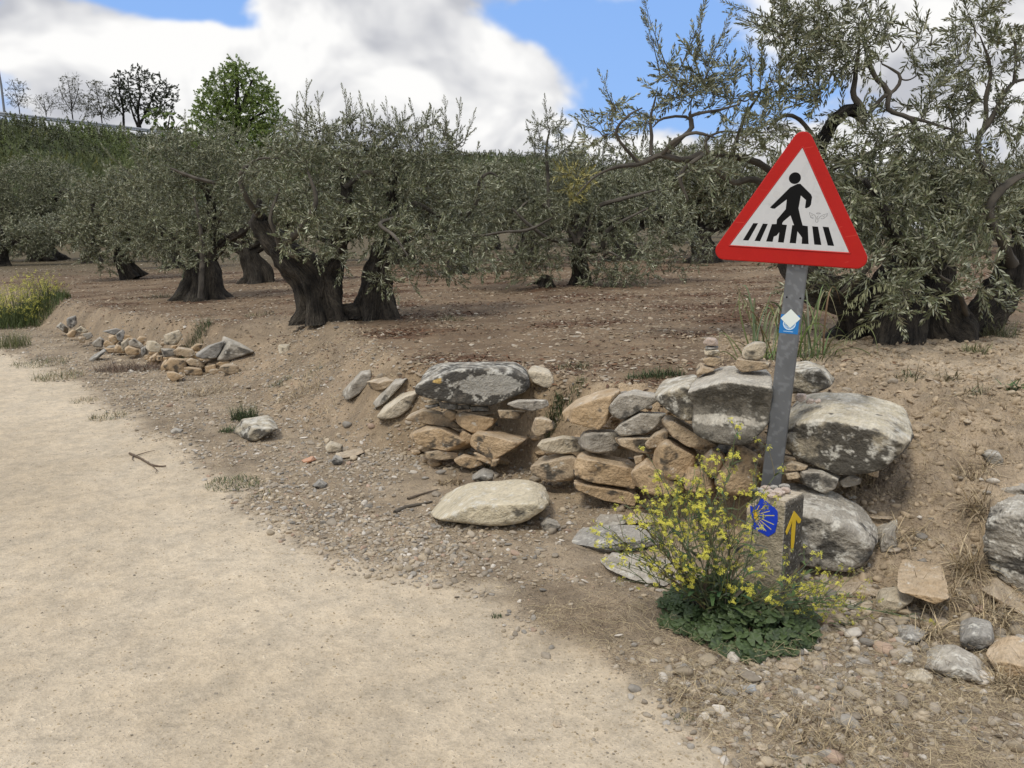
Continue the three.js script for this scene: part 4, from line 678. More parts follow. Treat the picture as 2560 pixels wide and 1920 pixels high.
// grows a crown over a skeleton of limbs
function growTree(o) {
  const rng = makeRng(o.seed), rj = (a) => (rng() * 2 - 1) * a, D0 = o.D ?? -onGround(...o.base).z;
  const root = o.at ? o.at.clone() : onGround(...o.base); if (o.D) root.copy(at(o.base[0], o.base[1], o.D));
  const t = thing(o.name, root, o.label, o.category ?? 'tree', o.group), mpp = D0 / FL;   // metres per photograph pixel
  const place = (x, y, dD = 0) => at(x, y, D0 + dD).sub(root);
  const wood = new MB(), trunk = new MB(), nodes = [], bark = o.bark ?? ((q) => { const a = fbm(q.x * 5 + o.seed, q.y * 5, q.z * 5, 3), c = mix3([.032, .027, .021], [.125, .108, .084], clamp(.42 + a * 1.2)); return mix3(c, [.18, .17, .13], .4 * ss(.2, .45, fbm(q.x * 9, q.y * 9 + o.seed, q.z * 9, 3))); });
  const limbCol = o.limbCol ?? ((q) => { const a = fbm(q.x * 9 + o.seed, q.y * 9, q.z * 9, 3); return mix3([.045, .039, .031], [.13, .115, .092], clamp(.5 + a * 1.2)); });
  for (const L of o.limbs) {
    const pts = L.map(([x, y, , dD]) => place(x, y, dD ?? 0)), rad = L.map((q) => q[2] * mpp), big = rad[0] > .075;
    const [P, R0] = smoothPath(pts, rad, big ? .04 : .05), R = big ? R0 : R0.map((r, k) => r * .72 * (1 - .45 * ss(.6, 1, k / R0.length)));
    tube(big ? trunk : wood, P, R, big ? 44 : 8, big ? bark : limbCol, big ? (o.gnarl ?? .30) : .34, big ? .9 : .2, o.seed + pts[0].x);
    const from = big ? .55 : .12;
    P.forEach((p, k) => { if (k / P.length >= from) nodes.push({ p, r: R[k], d: (P[k + 1] ?? p).clone().sub(P[k - 1] ?? p).normalize(), n: 0 }); });
  }
  // targets inside the lobes
  const tg = [];
  for (const [cx, cy, rx, ry, dD = 0, dens = 1, tint] of o.lobes) {
    const n = Math.round(rx * ry * mpp * mpp * 330 * o.dens * dens), rz = (o.deep ?? .75) * Math.sqrt(rx * ry);
    for (let k = 0; k < n; k++) { let a, b, c, l; do { a = rj(1); b = rj(1); c = rj(1); l = Math.hypot(a, b, c); } while (l > 1 || l < .15); const f = Math.pow(l, -.35); tg.push({ p: place(cx + a * f * rx, cy + b * f * ry, dD + c * f * rz * mpp), tint }); }
  }
  for (const q of tg) { q.d = 1e9; for (let k = 0; k < nodes.length; k += 2) q.d = Math.min(q.d, nodes[k].p.distanceToSquared(q.p)); }
  tg.sort((a, b) => a.d - b.d);
  const fol = new Foliage(o.geos ?? OLIVE), step = o.step ?? .056, size = o.size ?? 1, ng = fol.g.length;
  const leafAt = (p, dir, tint, sc = 1) => { const k = Math.floor(rng() * ng), cl = 1 + .45 * fbm(p.x * 1.6 + o.seed, p.y * 1.6, p.z * 1.6, 2) + rj(.16), c = tint ?? o.tint ?? [1, 1, 1]; fol.add(k, p, dir, rng() * 6.28, size * sc * (.8 + .4 * rng()), [c[0] * cl, c[1] * cl, c[2] * cl]); };
  const twig = (P, r0, tint, from) => {
    tube(wood, P, P.map((_, k) => lerp(r0, .0022 * size, k / (P.length - 1))), 4, limbCol);
    let acc = 0;
    for (let k = 1; k < P.length; k++) {
      const a = P[k - 1], b = P[k], l = a.distanceTo(b), dir = b.clone().sub(a).normalize();
      for (; acc < l; acc += step * (.7 + .6 * rng())) { if ((k - 1 + acc / l) / (P.length - 1) < from) continue; const d = dir.clone().multiplyScalar(o.follow ?? .8).add(V(rj(1), rj(1) + (o.lift ?? .25), rj(1)).normalize().multiplyScalar(.95)).normalize(); leafAt(a.clone().lerp(b, acc / l), d, tint); }
      acc -= l;
    }
    leafAt(P[P.length - 1], P[P.length - 1].clone().sub(P[P.length - 2]).normalize(), tint);
  };
  for (const q of tg) {
    let best, bd = 1e9; for (const nd of nodes) { const d = nd.p.distanceToSquared(q.p) * (1 + nd.n * .08); if (d < bd) { bd = d; best = nd; } }
    best.n++;
    const L = Math.sqrt(bd); if (L < .02) continue;
    const mid1 = best.p.clone().lerp(q.p, .45).addScaledVector(best.d, L * .22).add(V(rj(L * .16), rj(L * .16) + L * (o.arch ?? .14), rj(L * .16)));
    const c = new THREE.QuadraticBezierCurve3(best.p, mid1, q.p), n = Math.max(3, Math.min(9, Math.ceil(L / .09))), P = c.getPoints(n);
    for (let k = 1; k < n; k++) P[k].add(V(rj(.012), rj(.012), rj(.012)));
    const r0 = Math.min(best.r * .7, .003 + .011 * L * size);
    twig(P, r0, q.tint, L > .5 ? .35 : .1);
    for (let k = 1; k <= n; k++) nodes.push({ p: P[k], r: lerp(r0, .003, k / n), d: P[k].clone().sub(P[k - 1]).normalize(), n: 0 });
  }
  for (const [x0, y0, x1, y1, dD = 0] of o.shoots ?? []) {   // straight leafy shoots standing up from the crown
    const a = place(x0, y0, dD), b = place(x1, y1, dD + rj(.1)), m = a.clone().lerp(b, .5).add(V(rj(.03), 0, rj(.03))), P = new THREE.QuadraticBezierCurve3(a, m, b).getPoints(8);
    { let best, bd = 1e9; for (const nd of nodes) { const d = nd.p.distanceToSquared(a); if (d < bd) { bd = d; best = nd; } } if (bd > 1e-4) tube(wood, new THREE.QuadraticBezierCurve3(best.p, best.p.clone().lerp(a, .5).add(V(0, -.04, 0)), a).getPoints(6), [.006, .006, .006, .006, .005, .005, .005], 4, limbCol); }
    tube(wood, P, P.map((_, k) => lerp(.005, .0015, k / 8)), 4, limbCol);
    const L = a.distanceTo(b); for (let s = .1; s < 1; s += .045 / L) { const k = Math.min(7, Math.floor(s * 8)), d = P[k + 1].clone().sub(P[k]).normalize().add(V(rj(.55), rj(.3), rj(.55))).normalize(); leafAt(P[k].clone().lerp(P[k + 1], s * 8 - k), d, null, .8 - .25 * s); }
    leafAt(b, b.clone().sub(m).normalize(), null, .7);
  }
  if (trunk.i.length) { const m = mesh('trunk', trunk.geo(), M.bark, t); if (o.trunkLabel) m.userData.label = o.trunkLabel; }
  if (wood.i.length) stuff(mesh('branches', wood.geo(), M.twig, t));
  fol.build(t, 'foliage', o.leafMat);
  return t;
}
const OG = 'old olive trees of the grove';

// big leaning olive in the middle left, two trunks from one foot
growTree({ name: 'olive_tree', seed: 21, base: [868, 800], label: 'old olive with two thick leaning trunks, centre left of the grove', group: OG, dens: 1.0, gnarl: .34,
  limbs: [[[802, 806, 60], [796, 760, 50], [778, 700, 46], [740, 655, 42], [700, 618, 32], [670, 585, 27], [648, 556, 22], [655, 535, 12]], [[812, 740, 34], [822, 690, 30], [840, 640, 24], [852, 590, 18, -.2], [866, 520, 13, -.2], [862, 440, 11, -.1]], [[745, 640, 12, -.25], [706, 620, 12, -.3], [690, 580, 9, -.4], [676, 550, 8, -.45], [700, 470, 6, -.4]],
    [[938, 800, 56], [942, 745, 42], [945, 690, 32], [955, 640, 26], [962, 595, 20, .1], [985, 545, 14, .1], [978, 480, 11, 0], [992, 400, 8, 0]], [[960, 600, 14, .1], [1005, 545, 12], [1035, 510, 10], [1090, 535, 8, .1], [1150, 560, 6, .2]], [[860, 470, 9, -.2], [920, 430, 8, -.1], [975, 470, 7], [1030, 468, 6]], [[870, 812, 42], [858, 800, 44], [842, 792, 30]],
    [[655, 545, 14], [620, 500, 9, -.3], [600, 440, 7, -.4], [640, 400, 5, -.4], [700, 395, 4, -.4]], [[700, 620, 14, -.2], [760, 560, 10, -.5], [790, 500, 8, -.6], [770, 430, 7, -.6]], [[1150, 560, 6, .2], [1195, 500, 6, .1], [1200, 450, 6], [1225, 432, 5], [1245, 442, 4]], [[852, 425, 14, -.1], [868, 412, 13, -.1], [892, 415, 8, -.1]], [[1010, 540, 7, -.3], [950, 560, 6, -.7], [985, 590, 5, -.9], [1020, 640, 4, -1]]],
  lobes: [[700, 440, 130, 100, -.3], [840, 450, 150, 120, -.2], [990, 440, 150, 130, 0], [1120, 490, 130, 120, .1], [880, 360, 160, 70, .1, .9], [1040, 360, 130, 70, .2, .9], [770, 590, 90, 60, -.6, .7], [840, 640, 60, 40, -.7, .6], [1040, 610, 130, 70, -.4, .9], [1140, 640, 110, 65, -.2], [760, 350, 90, 60, .2, .8], [930, 560, 110, 60, -.5, .7], [1010, 690, 90, 40, -.5, .6]],
  shoots: [[770, 330, 766, 218], [800, 330, 796, 252], [745, 350, 742, 268], [868, 320, 860, 238], [880, 330, 880, 262], [908, 330, 905, 262], [925, 340, 935, 275], [975, 330, 968, 272], [1000, 330, 1012, 290], [1040, 340, 1032, 278], [1060, 340, 1062, 300], [1115, 340, 1112, 262], [1140, 350, 1150, 266], [1160, 360, 1180, 300], [1085, 330, 1080, 290]] });
// olive left of it
growTree({ name: 'olive_tree', seed: 33, base: [506, 748], label: 'olive with broad spreading root flare and a thin stem before its trunk', group: OG, dens: .85, gnarl: .32,
  limbs: [[[506, 752, 66], [506, 728, 50], [508, 700, 40], [510, 670, 36], [512, 650, 30]], [[500, 745, 9, -.5], [503, 700, 9, -.5], [506, 640, 8, -.4], [500, 560, 7, -.4], [480, 470, 6, -.3]], [[515, 660, 15], [540, 630, 12], [575, 595, 11, -.2], [605, 580, 9, -.3], [634, 553, 8, -.3], [650, 500, 6, -.3]], [[512, 655, 16], [525, 600, 12], [530, 540, 10], [520, 480, 8], [490, 450, 6], [430, 425, 5]], [[505, 660, 15], [460, 620, 11], [420, 590, 9], [380, 560, 7]], [[525, 590, 9], [560, 520, 8], [580, 460, 6], [560, 420, 5]], [[540, 458, 6, -.4], [480, 442, 6, -.5], [425, 420, 5, -.5]]],
  lobes: [[390, 510, 120, 100], [520, 490, 120, 120], [450, 410, 120, 75], [560, 420, 110, 90], [410, 590, 90, 60, -.2], [620, 480, 70, 90, .2], [470, 640, 70, 45, -.5, .7], [560, 590, 70, 60, -.4, .7], [430, 365, 80, 45, .3, .7], [540, 345, 70, 45, .3, .7], [330, 560, 70, 80, .2, .8]],
  shoots: [[420, 400, 398, 326], [350, 420, 310, 322], [470, 380, 465, 300], [540, 360, 545, 300], [330, 440, 270, 380], [600, 380, 620, 320]] });
growTree({ name: 'olive_tree', seed: 41, base: [325, 698], label: 'slim olive whose trunk leans left, between two broader olives', group: OG, dens: .6, geos: OLIVE_FAR, step: .075,
  limbs: [[[330, 700, 28], [320, 680, 21], [306, 655, 17], [300, 632, 14], [308, 610, 11]], [[302, 625, 11], [330, 600, 8], [370, 570, 6], [380, 530, 5]], [[302, 620, 11], [270, 580, 8], [240, 540, 6], [230, 500, 5]], [[303, 612, 9], [300, 560, 7], [310, 500, 5]]],
  lobes: [[265, 520, 110, 80], [335, 550, 90, 80], [230, 590, 80, 60, -.5], [300, 470, 100, 55, .4], [260, 640, 60, 40, -.6, .6], [370, 600, 70, 60], [380, 480, 90, 70]], shoots: [] });
growTree({ name: 'olive_tree', seed: 47, base: [108, 652], label: 'low wide olive at the left edge of the grove', group: OG, dens: .55, geos: OLIVE_FAR, step: .08,
  limbs: [[[112, 656, 46], [108, 640, 34], [105, 622, 26], [104, 600, 18]], [[104, 615, 15], [150, 590, 11], [180, 560, 8], [190, 530, 6]], [[104, 612, 16], [60, 580, 12], [30, 550, 9], [10, 520, 7]], [[104, 605, 13], [100, 550, 9], [110, 500, 7]], [[140, 500, 6], [165, 478, 7, -.4], [180, 500, 5, -.4]]],
  lobes: [[50, 480, 100, 70], [110, 560, 120, 55, -.5], [10, 560, 80, 70], [150, 480, 90, 65], [190, 570, 70, 45], [-50, 500, 80, 90], [60, 620, 90, 30, -.8, .6], [90, 420, 80, 35, .4, .7]], shoots: [] });
// olive behind the gap, centre right
growTree({ name: 'olive_tree', seed: 55, base: [1440, 712], label: 'bushy olive with drooping branches near the grove centre, behind the walls', group: OG, dens: .95, gnarl: .32,
  limbs: [[[1452, 716, 26], [1452, 690, 19], [1450, 660, 17], [1446, 640, 15], [1450, 610, 14]], [[1362, 716, 22, -.2], [1364, 705, 16, -.2], [1366, 690, 10, -.2]], [[1450, 625, 13], [1480, 580, 9, -.2], [1520, 555, 8, -.3], [1560, 545, 6, -.3]], [[1452, 630, 10, -.1], [1505, 620, 8, -.4], [1512, 585, 8, -.4], [1545, 560, 7, -.4], [1620, 520, 5, -.4]], [[1448, 615, 12], [1470, 560, 9], [1500, 515, 8, -.2], [1545, 500, 7, -.3], [1600, 485, 6, -.3], [1640, 475, 5, -.3]], [[1446, 620, 12], [1410, 560, 9], [1370, 520, 8], [1330, 500, 6], [1290, 530, 5, -.2]], [[1430, 600, 8], [1380, 600, 6, -.4], [1320, 560, 6, -.5], [1280, 520, 5, -.5]], [[1372, 520, 7], [1370, 440, 6, .1], [1366, 370, 5, .1], [1375, 320, 4, .1]], [[1450, 600, 9], [1440, 520, 7, .2], [1480, 440, 6, .2]], [[1200, 590, 4, -.6], [1260, 580, 4, -.6], [1320, 575, 5, -.6], [1380, 545, 5, -.5]], [[1510, 640, 5, -.6], [1520, 630, 5, -.7], [1545, 640, 4, -.8]]],
  lobes: [[1290, 590, 130, 95], [1450, 570, 140, 90, -.2], [1390, 470, 140, 80, .1], [1560, 630, 110, 90, -.4, .9], [1250, 470, 110, 80, .2], [1650, 560, 100, 100, 0, .9], [1330, 670, 90, 45, -.4, .8], [1550, 500, 120, 75, .1], [1375, 350, 55, 60, .1, .8], [1430, 460, 55, 40, -.7, .9, [1.45, 1.25, .6]], [1700, 620, 80, 70, 0, .8], [1500, 700, 70, 35, -.5, .6], [1180, 560, 90, 100, .3, .8]],
  shoots: [[1372, 340, 1364, 258], [1350, 360, 1336, 290], [1395, 360, 1402, 296], [1420, 380, 1440, 320], [1340, 390, 1322, 330]] });
// the great old olive on the right
growTree({ name: 'olive_tree', seed: 67, base: [2255, 846], D: 6.7, label: 'huge ancient olive with massive split trunk behind the sign on the right', group: OG, dens: 1.8, gnarl: .36, deep: .7,
  limbs: [[[2262, 872, 150], [2268, 830, 135], [2275, 770, 110], [2290, 715, 92], [2318, 670, 66], [2330, 640, 40]], [[2180, 850, 70], [2160, 790, 58, -.1], [2130, 745, 46, -.1], [2080, 735, 38, -.1], [2035, 715, 36, 0], [2000, 680, 34, 0], [1980, 620, 32, .1], [1975, 560, 30, .2], [1995, 490, 28, .2], [2020, 440, 24, .2], [2050, 363, 17, .1], [2075, 320, 14, .1], [2096, 294, 13], [2123, 276, 13], [2148, 284, 13], [2160, 300, 12]],
    [[2160, 300, 12], [2156, 272, 12], [2134, 240, 10], [2137, 200, 9], [2142, 155, 8], [2150, 100, 6]], [[2158, 304, 8], [2180, 275, 7], [2208, 242, 7], [2225, 234, 8]], [[2225, 236, 9], [2208, 212, 9], [2190, 195, 9], [2175, 165, 8], [2160, 110, 6]], [[2225, 234, 6], [2246, 214, 6], [2250, 190, 6], [2228, 172, 4], [2205, 160, 4]], [[2224, 236, 8], [2219, 272, 8], [2240, 283, 8], [2263, 290, 8], [2280, 302, 7], [2296, 330, 6], [2300, 360, 4]], [[2263, 290, 6], [2300, 300, 5], [2340, 312, 5], [2400, 330, 4]],
    [[1995, 500, 16, .2], [1930, 480, 14, .1], [1900, 455, 12, .1], [1869, 449, 10], [1837, 457, 10], [1793, 425, 9], [1772, 385, 8], [1764, 352, 6], [1800, 330, 5], [1840, 330, 4]], [[1985, 470, 14, .3], [1900, 410, 12, .3], [1830, 390, 12, .2], [1760, 385, 12, .1], [1706, 400, 11], [1652, 389, 10], [1598, 410, 8], [1536, 419, 7, -.1], [1490, 440, 5, -.1], [1440, 490, 4, -.2]], [[1652, 389, 7], [1690, 350, 7, -.1], [1735, 332, 6, -.1], [1790, 345, 5, -.1]], [[1627, 388, 6], [1629, 340, 6], [1626, 300, 5], [1640, 240, 4]], [[1668, 385, 8], [1706, 342, 7], [1730, 318, 8], [1724, 285, 6], [1727, 278, 5]], [[1728, 318, 6], [1721, 294, 5], [1652, 298, 4], [1632, 318, 3]], [[1722, 290, 5], [1764, 280, 5], [1793, 276, 4], [1850, 260, 4]],
    [[1598, 410, 6], [1540, 330, 5, -.1], [1570, 290, 4, -.1], [1605, 270, 4]], [[1760, 385, 7], [1700, 440, 6, -.2], [1720, 500, 5, -.2]], [[1830, 390, 8, .2], [1860, 300, 6, .2], [1900, 230, 5, .2]], [[2048, 365, 9, .1], [2000, 300, 7, .1], [1960, 290, 6], [1920, 320, 5]],
    [[2418, 880, 50], [2440, 820, 44], [2474, 775, 40], [2517, 716, 36], [2534, 656, 28], [2540, 600, 22]], [[2530, 660, 20, -.1], [2502, 597, 16, -.2], [2473, 540, 15, -.2], [2476, 510, 14, -.2], [2492, 485, 15, -.2], [2535, 450, 14, -.2], [2580, 430, 10, -.2]], [[2505, 480, 11], [2450, 400, 10], [2446, 345, 9], [2470, 310, 10], [2492, 271, 9], [2513, 230, 8], [2535, 206, 8], [2565, 198, 7]], [[2458, 330, 8], [2466, 290, 7], [2464, 244, 7], [2476, 190, 6], [2470, 146, 6], [2450, 90, 4]], [[2535, 206, 5], [2540, 120, 4], [2520, 60, 3]],
    [[2330, 650, 30], [2360, 600, 20], [2370, 540, 14], [2340, 480, 10], [2330, 420, 7]], [[2310, 680, 24, -.2], [2260, 620, 14, -.4], [2220, 560, 10, -.5], [2200, 500, 8, -.5], [2160, 450, 6, -.5]], [[2100, 740, 14, -.2], [2150, 690, 10, -.5], [2190, 640, 7, -.6]], [[2020, 440, 12, .1], [2070, 430, 10], [2120, 400, 8], [2180, 380, 6], [2240, 340, 5], [2300, 330, 4]], [[2420, 800, 10, -.3], [2390, 720, 8, -.6], [2350, 690, 6, -.7]]],
  lobes: [[1990, 60, 95, 60, 0, 1.1], [2110, 80, 110, 75, 0, 1.2], [2050, 150, 110, 60, 0, 1.1], [2160, 150, 60, 50, -.1, .9], [2010, 240, 80, 50, 0, .6], [2330, 150, 70, 40, .1, .5], [2440, 270, 70, 60, .1, .7], [2290, 80, 30, 18, 0, .6], [2255, 125, 22, 16, 0, .6], [2480, 60, 80, 70, 0, .7], [2520, 150, 60, 70, 0, .7], [2375, 220, 75, 65, 0, .75], [2530, 300, 60, 70, 0, .55], [2420, 130, 70, 45, 0, .5],
    [1690, 210, 70, 65, 0, .8], [1800, 215, 90, 60, .1, .75], [1890, 270, 90, 60, .1, .6], [1750, 130, 40, 50, 0, .5], [1560, 310, 60, 55, 0, .75], [1500, 340, 45, 45, .1, .55], [1900, 350, 80, 70, -.2, .8], [1640, 300, 40, 40, .2, .4], [1960, 200, 60, 60, 0, .7],
    [2090, 420, 110, 70, -.2, .9], [2230, 400, 120, 80, -.2], [2390, 430, 120, 80, -.2], [2190, 510, 120, 80, -.4], [2330, 550, 130, 90, -.4], [2480, 560, 80, 80, -.2, .7], [2150, 600, 100, 50, -.4, .8], [2290, 625, 110, 40, -.6, .7], [2450, 660, 80, 40, -.6, .4], [2070, 290, 50, 40, 0, .45], [2250, 300, 80, 50, .2, .5], [2160, 330, 60, 50, -.3, .6], [1960, 620, 60, 60, .2, .7], [1760, 400, 60, 40, -.3, .5], [2240, 720, 24, 34, -.8, .4], [2560, 420, 40, 60, 0, .5], [2100, 520, 90, 70, .5], [2250, 560, 130, 90, .6], [2420, 520, 120, 90, .6], [2330, 440, 140, 70, .5], [2060, 620, 70, 50, .3], [2060, 370, 60, 50, .4, .7], [2350, 340, 70, 40, .2, .6], [2500, 460, 60, 60, .3, .7], [1870, 520, 70, 60, .4, .7], [2000, 700, 60, 30, -.3, .5], [2190, 700, 80, 50, -.7, .8], [2330, 705, 90, 50, -.7, .8], [2270, 770, 50, 40, -.9, .6], [2480, 740, 60, 40, -.6, .6], [2080, 690, 60, 40, -.4, .6]],
  shoots: [[1660, 150, 1612, 8], [1650, 190, 1620, 70], [1700, 170, 1752, 45], [1740, 150, 1755, 40], [1770, 160, 1812, 68], [1760, 200, 1820, 110], [1880, 240, 1872, 120], [1900, 230, 1908, 85], [1930, 200, 1960, 110], [1970, 60, 1842, 18], [1960, 90, 1846, 42], [1990, 40, 1900, -20], [2180, 60, 2150, -30], [2230, 130, 2200, 30], [2400, 160, 2390, 30], [2440, 80, 2400, -20], [2330, 90, 2290, 50], [1500, 330, 1450, 300], [1540, 280, 1510, 210], [2290, 190, 2285, 150]] });
// rows behind
{
  const G2 = 'olive trees in the rear rows';
  const row = (seed, px, D, h, w, label, dens = .42) => {
    const x = (px - 1280) / FL * D * .99, g = height(x, D), P = (dx, dy) => { const q = V(x + dx, g + dy, -D), vx = q.x, c = q.clone().sub(V(0, EYE, 0)), f = -c.z * CP - c.y * SP, u = c.y * CP - c.z * -SP * -1; return null; };
    const pix = (dx, dy) => { const cxx = x + dx, cy = g + dy - EYE, dep = CP * D - SP * cy, upv = CP * cy + SP * D; return [1280 + cxx / dep * FL, 960 - upv / dep * FL]; };
    const k = FL / D, b = pix(0, 0), T = (dx, dy, r) => { const q = pix(dx, dy); return [q[0], q[1], r * k]; };
    const r = makeRng(seed), lean = (r() - .5) * .5, lobes = [];
    for (let q = 0; q < 7; q++) { const c = pix((r() - .5) * w * .75, h * (.42 + .42 * r())); lobes.push([c[0], c[1], w * (.20 + .1 * r()) * k, h * (.16 + .08 * r()) * k, (r() - .5) * .8]); }
    growTree({ name: 'olive_tree', seed, base: b, at: V(x, g, -D), D, label, group: G2, dens, geos: OLIVE_FAR, step: .085, size: 1.15,
      limbs: [[T(0, -.08, .34), T(.02, .15, .26), T(lean * .5, .45, .2), T(lean, .75, .14)], [T(lean * .8, .6, .12), T(lean + w * .2, 1.0, .08), T(lean + w * .3, h * .65, .05)], [T(lean * .8, .6, .12), T(lean - w * .2, 1.0, .08), T(lean - w * .3, h * .6, .05)], [T(lean, .7, .1), T(lean, h * .6, .06), T(lean * .5, h * .85, .03)]], lobes, shoots: [] });
  };
  row(101, 640, 17.5, 2.1, 3.4, 'olive seen through the gap left of the twin trunked olive', .5);
  row(102, 1150, 17.5, 2.3, 4.2, 'rear olive right behind the twin trunked olive', .5);
  row(103, 1010, 23, 2.7, 4.4, 'rear row olive behind the crown of the twin trunked olive');
  row(104, 1310, 21, 2.2, 4.6, 'rear row olive left of the bushy olive, rising over it');
  row(105, 1560, 20, 2.6, 4.4, 'rear row olive behind the right half of the bushy olive', .5);
  row(106, 1760, 18, 2.3, 4.2, 'rear row olive just left of the sign', .5);
  row(107, 1940, 23, 2.3, 4.4, 'rear row olive hidden behind the sign plate');
  row(108, 2140, 21, 2.1, 4.4, 'rear row olive behind the split trunk');
  row(109, 2380, 22, 2.1, 4.6, 'rear row olive behind the right crown of the ancient olive');
  row(110, 2560, 19, 2.2, 4.2, 'rear row olive at the right edge of the picture');
  row(111, 820, 26, 2.8, 4.6, 'rear row olive behind the left crown of the twin trunked olive');
  row(112, 430, 25, 2.1, 4.4, 'rear row olive under the embankment, left of centre');
  row(113, 230, 30, 1.8, 4.6, 'rear row olive at the foot of the embankment on the left');
  row(114, 1230, 30, 2.1, 5, 'farthest olive in the middle of the rear rows');
  row(115, 1450, 31, 2.2, 5, 'farthest olive left of the sign');
  row(116, 1680, 30, 2.4, 5, 'farthest olive behind the left branches of the ancient olive');
  row(117, 2250, 34, 2.4, 6, 'farthest olive at right behind the ancient olive');
  row(118, 1900, 36, 2.5, 6, 'farthest olive behind the sign');
  row(119, 0, 29, 1.7, 4.6, 'rear row olive at the left edge of the picture');
  row(120, 2520, 33, 2.4, 6, 'farthest olive at the right edge');
}

// ------------------------------------------------------------------ embankment, guard rail and the trees along the road
{
  const rail = [], posts = [];
  // top edge of the rail as seen, with distance
  const line = [[-60, 268, 58], [0, 279, 60], [120, 292, 64], [240, 306, 68], [365, 321, 72], [520, 340, 78], [760, 368, 88], [1000, 388, 97], [1180, 399, 103], [1330, 406, 108]].map(([x, y, D]) => at(x, y, D));
  const c = new THREE.CatmullRomCurve3(line), L = c.getLength(), n = Math.round(L / 1), g = thing('guard_rail', line[1].clone(), 'galvanised steel guard rail along the road on the embankment', 'guard rail'), o = g.position;
  const mb = new MB(), prof = [[.155, 0], [.10, .045], [.045, .045], [0, 0], [-.045, .045], [-.10, .045], [-.155, 0]]; let prev;
  for (let k = 0; k <= n; k++) { const p = c.getPoint(k / n), t = c.getTangent(k / n), s = V(t.z, 0, -t.x).normalize(); if (s.z < 0) s.negate(); const ring = prof.map(([y, d]) => mb.v(p.clone().addScaledVector(s, d).add(V(0, y - .155, 0)).sub(o), 0, y, [.42, .43, .44])); if (prev) for (let q = 0; q < ring.length - 1; q++) mb.quad(prev[q], prev[q + 1], ring[q + 1], ring[q]); prev = ring; }
  mesh('rail_beam', mb.geo(), new THREE.MeshStandardMaterial({ vertexColors: true, metalness: .35, roughness: .5, side: THREE.DoubleSide }), g);
  const pg = new THREE.BoxGeometry(.11, 1.0, .09), pm = new THREE.MeshStandardMaterial({ color: 0x8e9296, metalness: .35, roughness: .5 });
  for (let s = 0; s < L; s += 4) { const p = c.getPoint(s / L), m = mesh('post', pg, pm, g); m.position.copy(p).sub(o).add(V(0, -.52, -.07)); }
  const pole = thing('street_pole', at(12, 285, 63), 'thin grey pole above the guard rail at the left edge', 'pole'), pb = new MB();
  tube(pb, [V(0, -1, 0), V(-.05, 2, 0), V(-.22, 4.1, 0)], [.085, .075, .06], 10, [.22, .23, .25]); mesh('shaft', pb.geo(), M.twig, pole); pb.p.length && mesh('cap', new THREE.SphereGeometry(.075, 10, 6).translate(-.22, 4.13, 0), M.pole ?? pm, pole);
}
const BROAD = (seed, top, under, leaf = .17) => sprigGeo(seed, { len: .5, pairs: 10, leaf, wide: leaf * .62, top, under, rate: .25, open: 1.2, stem: [.08, .07, .04] });
const GREEN = [BROAD(201, [.20, .28, .055], [.30, .38, .11]), BROAD(202, [.17, .24, .05], [.26, .34, .10])];
const DARK = [BROAD(203, [.032, .040, .018], [.065, .075, .035]), BROAD(204, [.026, .034, .012], [.05, .06, .025])];
const THIN = [sprigGeo(205, { len: .45, pairs: 6, leaf: .11, wide: .06, top: [.05, .052, .022], under: [.09, .09, .045], rate: .3, open: 1.2, stem: [.04, .035, .03] })];
const GLEAF = new THREE.MeshPhysicalMaterial({ vertexColors: true, side: THREE.DoubleSide, roughness: .7, transmission: .35, thickness: 0 });
const darkBark = () => [.035, .03, .026];
growTree({ name: 'broadleaf_tree', seed: 301, base: [595, 395], D: 55, label: 'bright green broadleaf tree with pointed crown below the embankment', dens: .26, geos: GREEN, leafMat: GLEAF, step: .2, size: .62, limbCol: darkBark, bark: darkBark, deep: .7, lift: .5,
  limbs: [[[595, 420, 11], [596, 330, 8], [594, 260, 5], [592, 190, 3], [590, 155, 2]], [[595, 350, 6], [560, 300, 4], [530, 270, 2]], [[596, 350, 6], [630, 300, 4], [660, 280, 2]], [[595, 300, 5], [570, 240, 3], [560, 205, 2]], [[595, 290, 5], [620, 230, 3], [630, 200, 2]], [[595, 390, 6], [520, 350, 4], [490, 330, 2]], [[595, 390, 6], [660, 350, 4], [700, 330, 2]]],
  lobes: [[588, 190, 40, 40], [552, 215, 44, 40], [630, 212, 44, 42], [530, 255, 44, 40], [655, 250, 44, 40], [535, 285, 58, 44], [590, 280, 50, 50], [650, 280, 50, 50], [515, 335, 60, 50], [590, 345, 70, 55], [680, 330, 56, 45], [640, 345, 50, 50], [585, 160, 16, 22, 0, 1.4]] });
growTree({ name: 'broadleaf_tree', seed: 302, base: [352, 318], D: 74, label: 'tall dark sparse tree right of the others behind the guard rail', group: 'dark trees behind the guard rail', dens: .14, geos: DARK, step: .2, size: .6, limbCol: darkBark, bark: darkBark, deep: .7, lift: .5,
  limbs: [[[352, 330, 3.60], [345, 280, 2.40], [350, 230, 1.80], [345, 185, 0.90]], [[350, 310, 3.00], [375, 260, 1.80], [395, 215, 0.90]], [[348, 290, 2.40], [325, 240, 1.50], [320, 190, 0.72]], [[362, 290, 1.80], [410, 260, 1.20], [430, 245, 0.60]], [[352, 330, 3.60], [338, 300, 2.40], [325, 262, 1.44]]],
  lobes: [[340, 185, 30, 22], [380, 205, 40, 24], [325, 215, 28, 24], [405, 245, 30, 22], [365, 250, 46, 28], [425, 235, 22, 26], [400, 275, 40, 20], [345, 275, 26, 20, 0, .6]] });
